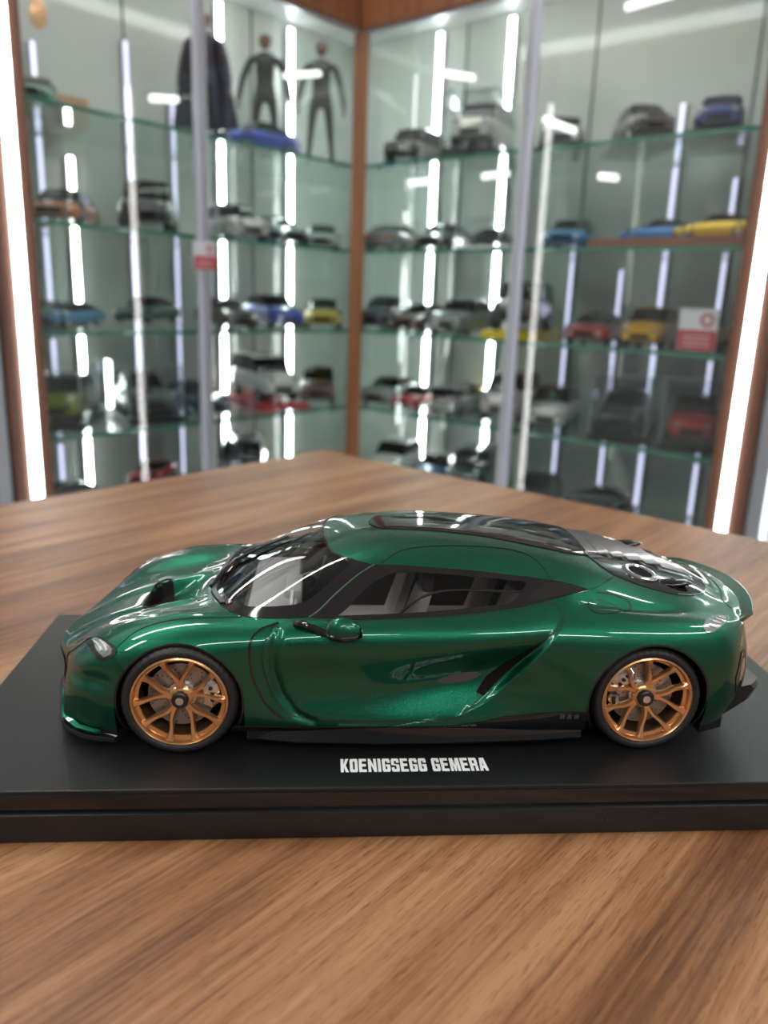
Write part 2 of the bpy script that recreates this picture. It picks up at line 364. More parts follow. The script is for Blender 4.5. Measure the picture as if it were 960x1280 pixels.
# short glowing bars on wires, added to stand for lamp reflections in the doors
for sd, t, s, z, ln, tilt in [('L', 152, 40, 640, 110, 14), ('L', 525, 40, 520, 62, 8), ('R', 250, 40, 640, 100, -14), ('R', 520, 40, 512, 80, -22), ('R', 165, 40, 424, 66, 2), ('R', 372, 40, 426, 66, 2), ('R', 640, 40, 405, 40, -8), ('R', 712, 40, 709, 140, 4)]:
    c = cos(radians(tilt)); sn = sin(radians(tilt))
    b = MB().tube([cab(sd, t - ln / 2 * c, s, z + (ln / 2 * sn) * (1 if sd == 'L' else -1)), cab(sd, t + ln / 2 * c, s, z - (ln / 2 * sn) * (1 if sd == 'L' else -1))], 7, 10).out('lamp_or_reflection_bar', 'reflection_glow', cabn)
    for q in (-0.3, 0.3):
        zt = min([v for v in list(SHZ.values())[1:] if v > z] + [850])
        MB().tube([cab(sd, t + q * ln, s, z + 6), cab(sd, t + q * ln, s, (zt - 8.5) if zt < 850 else 849)], 0.4, 5).out('added_wire', 'alu', b)
# signs stuck to the doors
def sign(sd, t, z, w, h, s, label):
    r = thing('shop_sign', label, 'sign', cab(sd, t, s, z))
    cbox(sd, t - w / 2, t + w / 2, s, s + 1.2, z, z + h).out('sign_card', 'card_white', r)
    cbox(sd, t - w / 2 + 1, t + w / 2 - 1, s - 0.4, s, z + 1, z + h * 0.5).out('sign_band', 'sign_red', r)
    for k in range(3): cbox(sd, t - w * 0.36, t + w * 0.36, s - 0.6, s - 0.4, z + h * (0.12 + 0.11 * k), z + h * (0.15 + 0.11 * k)).out('text_line', 'card_white', r)
    MB().lathe([(h * 0.17, 0), (h * 0.17, 0.5), (h * 0.1, 0.5), (h * 0.1, 0)], 20, lambda a, b, hh: cab(sd, t + (w * 0.22) * (1 if sd == 'R' else -1) + a, s - hh, z + h * 0.74 + b), closed=True).out('emblem', 'sign_red', r)
sign('R', 862, 80, 74, 78, 24.5, 'white and red notice card on the right-hand cabinet shelf near the LED post')
sign('L', 474, 200, 56, 56, -12.4, 'small pink and white notice stuck by the left door edge')

# neighbouring cabinets beyond the two LED posts
for sd, lab in (('L', 'pale glass cabinet beyond the left LED post'), ('R', 'pale glass cabinet beyond the right LED post')):
    a0 = T1[sd] + 76; a1 = a0 + 900
    r = thing('display_cabinet', lab, 'display cabinet', cab(sd, a0, 20, FL))
    cbox(sd, a0, a1, 300, 306, FL, 905).out('back_panel', 'cabinet_white', r)
    cbox(sd, a0, a1, 0, 300, 850, 905).out('top_panel', 'cabinet_white', r)
    cbox(sd, a0, a1, 5, 300, FL, FL + 80).out('plinth', 'cabinet_white', r)
    cbox(sd, a0, a0 + 26, -8, 30, FL, 850, 1).out('frame_post', 'alu', r)
    g = cbox(sd, a0 + 26, a1, 4, 4.6, FL + 80, 850).out('sliding_door', 'door_glass', r)
    cbox(sd, a0 + 70, a0 + 84, -3, 8, FL + 80, 850).out('door_edge_profile', 'alu', g)
    for z in (470, 271, 76, -121, -318): cbox(sd, a0 + 5, a1, 22, 296, z - 8, z).out('glass_shelf', 'shelf_glass', r)
    for t in ((a0 + 130, a0 + 420) if sd == 'L' else (a0 + 105, a0 + 420)):
        cbox(sd, t, t + 14, 286, 298, FL + 90, 840).out('led_strip', 'violet_glow' if sd == 'L' else 'led_white', r)

# ================================================================== SMALL MODEL CARS ON THE SHELVES
KIND = {
 'sports': dict(L=244, W=52, zb=9, deck=[(0, 26), (.06, 32), (.2, 40), (.34, 44), (.6, 46), (.85, 47), (.97, 44), (1, 36)], cab=[(.27, 42), (.45, 64), (.58, 66), (.75, 60), (.93, 47)], cw=.78, rt=.62, wr=19.5, wx=(.19, .80)),
 'sedan': dict(L=250, W=50, zb=10, deck=[(0, 34), (.04, 44), (.15, 50), (.3, 53), (.6, 55), (.9, 55), (.98, 52), (1, 42)], cab=[(.28, 52), (.42, 78), (.62, 79), (.74, 75), (.88, 55)], cw=.84, rt=.74, wr=18.5, wx=(.18, .79)),
 'hatch': dict(L=220, W=49, zb=11, deck=[(0, 36), (.05, 46), (.18, 52), (.3, 56), (.6, 58), (.95, 58), (1, 46)], cab=[(.26, 54), (.4, 82), (.65, 84), (.88, 78), (.985, 58)], cw=.86, rt=.78, wr=18.5, wx=(.19, .82)),
 'suv': dict(L=240, W=54, zb=20, deck=[(0, 50), (.03, 60), (.2, 66), (.3, 68), (.6, 70), (.97, 70), (1, 60)], cab=[(.27, 67), (.36, 100), (.6, 103), (.9, 101), (.98, 70)], cw=.9, rt=.84, wr=22, wx=(.19, .80)),
}
def deckz(d, f): return float(np.interp(f, [p[0] for p in d], [p[1] for p in d]))
def kind_meshes(kn):
    K = KIND[kn]; L, W, out = K['L'], K['W'], {}
    def grab(mb, name):
        o = mb.out(name, None, None, True); me = o.data; bpy.data.objects.remove(o); return me
    m = MB(); rings = []
    for f in [0, .015, .05, .1, .16, .22, .3, .4, .5, .6, .7, .78, .86, .93, .975, 1]:
        x = (f - .5) * L; z1 = deckz(K['deck'], f); e = min(f, 1 - f); w = W * (0.78 + 0.22 * min(1, e / .1) ** .6); zb = K['zb'] + (5 if e < .03 else 0)
        wb = 0.04 * W * (exp_(-((f - K['wx'][0]) / .07) ** 2) + exp_(-((f - K['wx'][1]) / .07) ** 2))
        h = z1 - zb
        half = [(w * .9, zb), (w * .98 + wb, zb + h * .22), (w + wb, zb + h * .5), (w * .97 + wb, zb + h * .75), (w * .88, zb + h * .93), (w * .6, z1), (w * .2, z1 + 1)]
        rings.append([(x, a, b) for a, b in half] + [(x, -a, b) for a, b in half[::-1]])
    m.loft(rings, True, True); out['body'] = grab(m, 'body')
    m = MB(); rings = []; c = K['cab']
    fs = np.linspace(c[0][0], c[-1][0], 12)
    def cz(f): return float(np.interp(f, [p[0] for p in c], [p[1] for p in c]))
    for f in fs:
        zt = cz(f); zd = deckz(K['deck'], f) - 3; g = (zt - zd) / 40; w0 = W * K['cw']; w1 = W * (K['cw'] + (K['rt'] - K['cw']) * min(1, g))
        rings.append([((f - .5) * L, a, b) for a, b in ((w0, zd), (w1 * 1.02, zt - 3), (w1 * .85, zt - .6), (0, zt + .8), (-w1 * .85, zt - .6), (-w1 * 1.02, zt - 3), (-w0, zd))])
    m.loft(rings, True, True); out['cabin_glass'] = grab(m, 'cabin_glass')
    m = MB(); rings = []
    for f in np.linspace(c[1][0] + .01, c[-2][0], 7):
        zt = cz(f); w1 = W * K['rt'] * 1.01
        rings.append([((f - .5) * L, a, b) for a, b in ((w1, zt - 4), (w1 * .88, zt + .3), (0, zt + 1.8), (-w1 * .88, zt + .3), (-w1, zt - 4), (0, zt - 3))])
    m.loft(rings, True, True); out['roof'] = grab(m, 'roof')
    m = MB(); r = K['wr']; m.lathe([(r - 5, 9), (r - 2, 9.5), (r, 7), (r, -7), (r - 3, -9), (3, -9)], 20, lambda a, b, h: (a, h, b)); out['wheel'] = grab(m, 'wheel')
    m = MB(); m.lathe([(r - 5.5, 8.6), (r - 6.5, 7.4), (5, 7.9), (3, 9), (.1, 9)], 15, lambda a, b, h: (a, h, b)); out['wheel_rim'] = grab(m, 'wheel_rim')
    z = deckz(K['deck'], .03)
    m = MB(); m.box((-9, -6, -4), (5, 6, 4), ch=1.5); out['headlamp'] = grab(m, 'headlamp')
    m = MB(); m.box((-2, -11, -3), (2, 11, 3), ch=1); out['tail_lamp'] = grab(m, 'tail_lamp')
    m = MB(); m.box((-2, -W * .45, -5), (3, W * .45, 5), ch=1.5); out['grille'] = grab(m, 'grille')
    m = MB(); m.box((-2, -W * .7, 0), (3, W * .7, 5), ch=1); out['bumper'] = grab(m, 'bumper')
    return out
def exp_(x): return math.exp(x)
KM = {}
def part(name, me, m, parent, loc=(0, 0, 0), rz=0):
    o = bpy.data.objects.new(name, me); COL.objects.link(o); o.parent = parent; o.location = Vector(loc) * MM; o.rotation_euler = (0, 0, rz)
    if not me.materials: me.materials.append(MATS['matte_black'])
    o.material_slots[0].link = 'OBJECT'; o.material_slots[0].material = MATS[m]
    return o
PAINTS = {}
def paint(c, metal=0.2):
    key = tuple(c)
    if key not in PAINTS:
        n = 'small_car_paint_%d' % len(PAINTS); mat(n, c, 0.3, metal, 1.0); PAINTS[key] = n
    return PAINTS[key]
def small_car(kn, col, sd, t, s, z, head, label, group, roof=None, scale=1.0, rim='polished', side_t=None):
    if kn not in KM: KM[kn] = kind_meshes(kn)
    M, K = KM[kn], KIND[kn]; d, n = DIR[sd], NRM[sd]
    base_ang = atan2(n[1], n[0])               # local +x (tail) points into the cabinet when head is 0: nose looks out
    r = thing('model_car', label, 'model car', cab(sd, t, s, z + 0.2), base_ang + radians(head), group); r.scale = (scale, scale, scale * 1.12)
    pm = paint(col); L, W = K['L'], K['W']
    part('body', M['body'], pm, r); part('cabin_glass', M['cabin_glass'], 'glass_black', r); part('roof', M['roof'], paint(roof) if roof else pm, r)
    for f in K['wx']:
        for q in (1, -1):
            w = part('wheel', M['wheel'], 'rubber', r, ((f - .5) * L, q * (W - 8), K['wr']), 0 if q > 0 else pi); part('wheel_rim', M['wheel_rim'], rim, w)
    zf = deckz(K['deck'], .03); zr = deckz(K['deck'], .985)
    for q in (1, -1):
        part('headlamp', M['headlamp'], 'lamp_silver', r, (-.5 * L + 6, q * W * .62, zf - 7)); part('tail_lamp', M['tail_lamp'], 'tail_red', r, (.5 * L - 1, q * W * .55, zr - 6))
    part('grille', M['grille'], 'matte_black', r, (-.5 * L + 0.5, 0, K['zb'] + 12)); part('bumper', M['bumper'], 'satin_black', r, (-.5 * L + 0.5, 0, K['zb'] - 1)); part('bumper', M['bumper'], 'satin_black', r, (.5 * L - 1, 0, K['zb'] + 1))
    return r
case_n = 0
def case(sd, t, s, z, lx, ls, h, m, label, cover=True, bh=12, ang=0):
    """display plinth, with a clear acrylic cover when the photo shows one"""
    r = thing('display_case', label, 'display case', cab(sd, t, s, z + 0.2), atan2(NRM[sd][1], NRM[sd][0]) + radians(ang))
    X, Y = ls / 2, lx / 2
    MB().box((-X, -Y, 0), (X, Y, bh), ch=0.8).out('case_base', m, r, local=True)
    if cover:
        X -= 3; Y -= 3; e = 0.6; mb = MB()
        for q in ((-X, -X + e, -Y, Y, bh, h), (X - e, X, -Y, Y, bh, h), (-X + e, X - e, -Y, -Y + e, bh, h), (-X + e, X - e, Y - e, Y, bh, h), (-X, X, -Y, Y, h, h + e)): mb.box((q[0], q[2], q[4]), (q[1], q[3], q[5]))
        mb.out('acrylic_cover', 'acrylic', r, local=True)
        mb = MB()
        for x in (-X, X):
            for y in (-Y, Y): mb.tube([(x, y, bh), (x, y, h)], 0.9, 4)
            mb.tube([(x, -Y, h), (x, Y, h)], 0.7, 4)
        mb.out('cover_edge', 'edge_clear', r, local=True)
G = lambda sd, k: 'model cars on the %s %s shelf' % ({1: 'top', 2: 'second', 3: 'third', 4: 'fourth', 5: 'fifth'}[k], {'L': 'left-hand', 'R': 'right-hand'}[sd])
BLK, GRY, SIL, WHT = (.012, .012, .014), (.09, .095, .1), (.42, .43, .44), (.72, .72, .70)
RED, DRED, BLU, NAV, YEL, ORG = (.5, .012, .02), (.12, .008, .015), (.01, .06, .5), (.01, .02, .08), (.85, .55, .01), (.62, .16, .015)
LBL, GRN, OLV, CRM = (.03, .25, .6), (.0, .13, .08), (.32, .33, .02), (.62, .58, .5)
CARS = [
 # kind colour side t s level heading raise label
 ('sports', BLU, 'L', 223, 120, 1, -88, 0, 'royal blue model sports car lying low in front of the dark figurines', dict(scale=0.9)),
 ('sports', (.0, .25, .08), 'L', 724, 170, 1, -35, 0, 'bright green model sports car at the far left of the top shelf', dict(scale=0.882)),
 ('sports', ORG, 'L', 678, 170, 2, -42, 0, 'orange model car with black roof on the left end of the second shelf', dict(scale=0.98, roof=BLK)),
 ('suv', BLK, 'L', 482, 170, 2, -40, 0, 'black boxy model car with silver trim beside the orange one', dict(scale=0.95)),
 ('sedan', CRM, 'L', 254, 172, 2, -16, 0, 'cream white model car with dark roof just right of the left door edge', dict(scale=0.97, roof=BLK)),
 ('sports', BLK, 'L', 122, 172, 2, -16, 0, 'black model car standing between the cream and the silver one', dict(scale=0.97)),
 ('sports', SIL, 'L', -45, 170, 2, -46, 0, 'silver model sports car facing out left of the corner post', dict(scale=0.92)),
 ('sports', (.02, .3, .17), 'L', 668, 282, 3, -90, 14, 'light green model car behind the pale blue one', dict(scale=0.5)),
 ('sports', (.04, .22, .42), 'L', 690, 150, 3, -70, 4, 'pale blue model sports car in profile on the left end of the third shelf', dict(scale=0.641)),
 ('sports', (.0, .1, .075), 'L', 500, 165, 3, -62, 10, 'long dark green model sports car in profile on the third shelf', dict(scale=0.76)),
 ('sports', (.05, .012, .015), 'L', 288, 160, 3, -16, 0, 'blackish red model car behind the left white tube', dict(scale=0.9)),
 ('sedan', BLU, 'L', 142, 160, 3, -16, 0, 'deep blue model car facing out on the third shelf', dict(scale=0.9, roof=NAV)),
 ('sports', YEL, 'L', -47, 165, 3, -46, 0, 'bright yellow model sports car left of the corner post', dict(scale=1.0, roof=BLK)),
 ('hatch', OLV, 'L', 700, 170, 4, -42, 14, 'olive yellow model car with black roof facing out', dict(scale=0.92, roof=BLK)),
 ('sedan', GRY, 'L', 527, 172, 4, -16, 14, 'grey model car inside a clear case on the fourth shelf', dict(scale=0.97)),
 ('sports', NAV, 'L', 375, 172, 4, -16, 0, 'navy blue model car beside the grey one in its case', dict(scale=0.97)),
 ('suv', WHT, 'L', 156, 172, 4, -16, 16, 'white model rally car on a bright red plinth', dict(scale=0.97)),
 ('hatch', DRED, 'L', -36, 165, 4, -46, 0, 'dark red model car with black bumper left of the corner post', dict(scale=0.95)),
 ('sports', (.02, .06, .05), 'L', 720, 110, 5, 82, 30, 'dark green model car just above the table edge at far left', dict(scale=0.75)),
 ('sports', RED, 'L', 487, 190, 5, -60, 40, 'small red model car half hidden at the fifth shelf', dict(scale=0.62)),
 ('suv', (.05, .06, .09), 'L', 232, 165, 5, -44, 0, 'large slate grey model car above the table edge', dict(scale=1.0)),
 ('suv', BLK, 'R', 45, 160, 1, 12, 0, 'black model off-roader right of the corner post', dict(scale=0.84)),
 ('suv', CRM, 'R', 244, 172, 1, 18, 22, 'cream model car with a grey roof on a black stand', dict(scale=0.97, roof=GRY)),
 ('sedan', SIL, 'R', 457, 165, 1, 30, 4, 'silver model car beside the right door edge', dict(scale=0.9)),
 ('sedan', (.03, .008, .01), 'R', 640, 170, 1, 40, 12, 'very dark maroon model saloon high on the top shelf', dict(scale=0.851)),
 ('sedan', (.01, .03, .2), 'R', 800, 172, 1, 18, 8, 'dark blue model saloon at the right end of the top shelf', dict(scale=0.877)),
 ('sports', (.2, .2, .2), 'R', -18, 172, 2, -162, 0, 'grey model sports car showing its tail right of the corner post', dict(scale=0.97)),
 ('sports', BLK, 'R', 143, 172, 2, 18, 0, 'black model car between the grey tail and the white plinth', dict(scale=0.97)),
 ('sports', (.02, .02, .02), 'R', 321, 130, 2, 84, 13, 'black model car on a white plinth', dict(scale=0.528)),
 ('sports', LBL, 'R', 500, 172, 2, 18, 0, 'light blue model sports car right of the right door edge', dict(scale=0.97)),
 ('sports', (.02, .2, .55), 'R', 696, 190, 2, -80, 17, 'sky blue model sports car on the wooden plank', dict(scale=0.66)),
 ('sports', YEL, 'R', 847, 100, 2, -84, 17, 'yellow model sports car with black trim on the wooden plank', dict(scale=0.62)),
 ('sedan', (.06, .055, .06), 'R', -41, 172, 3, 18, 0, 'charcoal model car nearest the post on the third shelf', dict(scale=0.97)),
 ('sports', DRED, 'R', 92, 160, 3, 12, 0, 'dark crimson model car behind the bright tube', dict(scale=0.95)),
 ('sedan', (.25, .27, .28), 'R', 222, 165, 3, 12, 0, 'silver grey model car between the crimson car and the yellow plinth', dict(scale=0.97)),
 ('suv', (.05, .05, .055), 'R', 389, 172, 3, 18, 18, 'black model off-roader on a bright yellow plinth', dict(scale=0.97)),
 ('sports', RED, 'R', 585, 165, 3, 14, 0, 'red and black model sports car in the right cabinet', dict(scale=0.92)),
 ('hatch', (.75, .38, .01), 'R', 712, 165, 3, 10, 0, 'amber yellow model car beside the red sports car', dict(scale=0.88)),
 ('sports', (.6, .3, .02), 'R', 826, 175, 3, 10, 10, 'orange model car partly behind the notice card', dict(scale=0.75)),
 ('sports', (.28, .3, .3), 'R', -20, 172, 4, 18, 0, 'pale silver model car nearest the post on the fourth shelf', dict(scale=0.932)),
 ('sports', (.6, .02, .03), 'R', 105, 145, 4, 8, 0, 'bright red model car behind the tube on the fourth shelf', dict(scale=0.768)),
 ('hatch', (.35, .38, .38), 'R', 235, 140, 4, -170, 0, 'silver model car showing its tail on the fourth shelf', dict(scale=0.8)),
 ('sports', (.6, .45, .02), 'R', 172, 290, 4, 90, 34, 'mustard yellow model car raised behind the silver one', dict(scale=0.44)),
 ('suv', (.55, .5, .5), 'R', 373, 172, 4, 18, 0, 'pale pinkish model car left of the right door edge on the fourth shelf', dict(scale=0.97, roof=DRED)),
 ('hatch', WHT, 'R', 494, 172, 4, 18, 0, 'white model car with dark red roof right of the right door edge', dict(scale=0.97, roof=(.3, .02, .02))),
 ('hatch', RED, 'R', 826, 172, 4, 18, 14, 'red model van inside a dark display box', dict(scale=0.97, roof=DRED)),
 ('sedan', (.03, .02, .02), 'R', 672, 172, 4, 18, 14, 'dark brown model car inside the long dark display box', dict(scale=0.97)),
 ('hatch', WHT, 'R', 10, 172, 5, 18, 0, 'small white model car low beside the post', dict(scale=0.97)),
 ('sports', (.05, .13, .4), 'R', 161, 172, 5, 18, 6, 'blue and white model car low behind the tube', dict(scale=0.951, roof=WHT)),
 ('suv', (.01, .04, .035), 'R', 281, 172, 5, 18, 0, 'black green model off-roader low on the fifth shelf', dict(scale=0.951)),
 ('sports', (.02, .03, .03), 'R', 460, 172, 5, 18, 0, 'black model car low right of the right door edge', dict(scale=0.97)),
 ('sports', (.03, .05, .05), 'R', 639, 150, 5, -72, 30, 'dark teal model car above the right table edge', dict(scale=0.601)),
]
for kn, col, sd, t, s, lv, hd, up, lab, kw in CARS:
    small_car(kn, col, sd, t, s, SHZ[lv] + up, hd, lab, G(sd, lv), **kw)
SIZE = {'sports': (250, 112, 68), 'sedan': (256, 108, 82), 'hatch': (226, 106, 86), 'suv': (246, 118, 106)}
CASES = [  # words of the car's label, material, label, cover height (0: none)
 ('grey model car inside a clear', 'satin_black', 'clear acrylic case around the grey car on the fourth shelf', 30),
 ('olive yellow', 'satin_black', 'clear acrylic case around the olive yellow car', 30),
 ('white model rally car on a', 'sign_red', 'bright red plinth under the white rally car', 0),
 ('light green model car behind', 'satin_black', 'narrow black riser under the light green car', 0),
 ('cream model car with a grey roof', 'satin_black', 'clear acrylic case over the cream car on the top shelf', 18),
 ('very dark maroon', 'satin_black', 'black plinth under the maroon saloon', 0),
 ('dark blue model saloon', 'satin_black', 'black plinth under the dark blue saloon', 0),
 ('black model car on a white', 'card_white', 'white plinth and clear cover with a small black car', 25),
 ('black model off-roader on a bright', 'plinth_yellow', 'bright yellow plinth under the black off-roader', 0),
 ('orange model car partly', 'satin_black', 'low riser under the orange car behind the notice card', 0),
 ('dark brown model car', 'satin_black', 'dark-based clear box around the dark brown car', 45),
 ('red model van', 'satin_black', 'dark-based clear box around the red van', 45),
 ('mustard yellow', 'satin_black', 'riser holding the mustard yellow car', 0),
 ('dark teal', 'satin_black', 'low black riser above the right table edge', 0),
 ('dark green model car just above', 'satin_black', 'low black riser at far left above the table edge', 0),
 ('small red model car half', 'satin_black', 'dark riser under the small red car', 0)]
for key, m, lab, cv in CASES:
    kn, col, sd, t, s, lv, hd, up, _, kw = [c for c in CARS if key in c[8]][0]
    sc = kw.get('scale', 1); L, W, H = [v * sc for v in SIZE[kn]]
    case(sd, t, s, SHZ[lv], W + 16, L + 16, H + up + cv, m, lab, bool(cv), up - 0.2, hd)
r = thing('wooden_plank', 'reddish brown wooden plank under the blue and yellow cars', 'plank', cab('R', 770, 150, SHZ[2]))
cbox('R', 615, 928, 26, 250, SHZ[2] + 0.2, SHZ[2] + 16.8, 1.5).out('board', 'plank_wood', r)
# boxes and oddments
r = thing('cardboard_box', 'tan cardboard box on the left end of the top shelf', 'box', cab('L', 607, 270, SHZ[1]))
cbox('L', 575, 640, 235, 305, SHZ[1] + .3, SHZ[1] + 62, 1).out('carton', 'cardboard', r); cbox('L', 575, 640, 264, 276, SHZ[1] + 62, SHZ[1] + 62.6).out('tape_strip', 'plank_wood', r)
r = thing('wooden_box', 'brown wooden box with a pale lid just left of the corner post', 'box', cab('L', -40, 150, SHZ[5]))
cbox('L', -105, 25, 110, 190, SHZ[5] + .3, SHZ[5] + 38, 1).out('box_body', 'plank_wood', r); cbox('L', -107, 27, 108, 192, SHZ[5] + 38, SHZ[5] + 47, 1).out('lid', 'cardboard', r)
r = thing('hanging_medallion', 'gold oval medallion hanging at the top left of the cabinet', 'ornament', cab('L', 700, 180, 849))
MB().lathe([(0.1, 2.5), (14, 2.5), (17, 1.5), (17, -1.5), (14, -2.5), (0.1, -2.5)], 24, lambda a, b, h: cab('L', 700 + a, 180 + h, 648 + b * 1.5)).out('medallion', 'gold', r, True)
MB().tube([cab('L', 700, 180, 672), cab('L', 700, 180, 849.8)], 0.7, 6).out('cord', 'satin_black', r)
# plain dark figurines
def figurine(sd, t, s, z, m, label, arms=1.0, coat=False):
    r = thing('figurine', label, 'figurine', cab(sd, t, s, z), radians(0), 'dark figurines on the top left-hand shelf'); r.scale = (1.28, 1.2, 1.0)
    J = [(0, 0, 158, 15), (0, 1, 185, 16), (0, 1, 215, 21), (0, 0, 238, 14), (0, 0, 252, 8),          # 0-4 pelvis..neck
         (-14, 0, 150, 14), (-19, -2, 85, 9), (-24, 0, 14, 6), (-26, -14, 6, 5),                        # 5-8
         (14, 0, 150, 14), (19, -2, 85, 9), (24, 0, 14, 6), (26, -14, 6, 5),                            # 9-12
         (-27, 0, 232, 11), (-38 * arms, 0, 190, 8.5), (-44 * arms, -6, 150, 6.5), (-45 * arms, -8, 136, 5),  # 13-16
         (27, 0, 232, 11), (38 * arms, 0, 190, 8.5), (44 * arms, -6, 150, 6.5), (45 * arms, -8, 136, 5)]
    E = [(0, 1), (1, 2), (2, 3), (3, 4), (0, 5), (5, 6), (6, 7), (7, 8), (0, 9), (9, 10), (10, 11), (11, 12), (3, 13), (13, 14), (14, 15), (15, 16), (3, 17), (17, 18), (18, 19), (19, 20)]
    me = bpy.data.meshes.new('body'); me.from_pydata([(a * MM, b * MM, c * MM) for a, b, c, _ in J], E, [])
    o = link_mesh('body', me, m, r); sk = o.modifiers.new('skin', 'SKIN')
    for i, (_, _, _, rad) in enumerate(J): me.skin_vertices[0].data[i].radius = (rad * MM, rad * MM * 0.8)
    me.skin_vertices[0].data[0].use_root = True
    sb = o.modifiers.new('sub', 'SUBSURF'); sb.levels = 2; sb.render_levels = 2; sk.use_smooth_shade = True
    MB().sphere((0, -1, 272), (11, 13, 16), 18, 14).out('head', 'fig_skin', r, True, True)
    MB().sphere((0, 2.5, 277), (12.2, 13, 13.5), 18, 12).out('hair', 'hair_dark', r, True, True)
    for q in (-1, 1):
        h = MB(); h.sphere((q * 45 * arms, -9, 130), (4, 5, 6), 10, 8)
        for f in range(4): h.tube([(q * 45 * arms + (f - 1.5) * 0.5, -12 + f * 2, 127), (q * 45 * arms + (f - 1.5) * 0.5, -13 + f * 2, 121 + abs(f - 1.5)), (q * 44 * arms, -12 + f * 2, 117 + abs(f - 1.5))], 1.1, 6)
        h.tube([(q * 44 * arms, -12, 132), (q * 43 * arms, -16, 128), (q * 42.5 * arms, -17, 124)], 1.2, 6); h.out('hand', 'fig_skin', r, True, True)
    MB().lathe([(17, 158), (18, 162), (17, 166)], 20, lambda a, b, h: (a, b * 0.85, h)).out('belt', 'gloss_black', r, True, True)
    if coat:
        mb = MB(); rings = []
        for z_, w_ in ((236, 30), (200, 36), (150, 46), (100, 54), (55, 60)):
            rings.append([(w_ * cos(a), 6 + w_ * 0.42 * sin(a), z_) for a in np.linspace(-0.35, pi + 0.35, 16)] + [((w_ - 2) * cos(a), 6 + (w_ - 2) * 0.42 * sin(a), z_) for a in np.linspace(pi + 0.35, -0.35, 16)])
        mb.loft(rings, True, True).out('coat', 'fig_navy', r, True, True)
figurine('L', 292, 215, SHZ[1], 'fig_navy', 'figurine in a long navy coat behind the blue car', coat=True)
figurine('L', 112, 215, SHZ[1], 'fig_black', 'slim figurine in plain black clothes beside the blue car', 1.1)
figurine('L', -6, 140, SHZ[1], 'fig_grey', 'figurine in dark grey clothes nearest the corner post', 1.0)

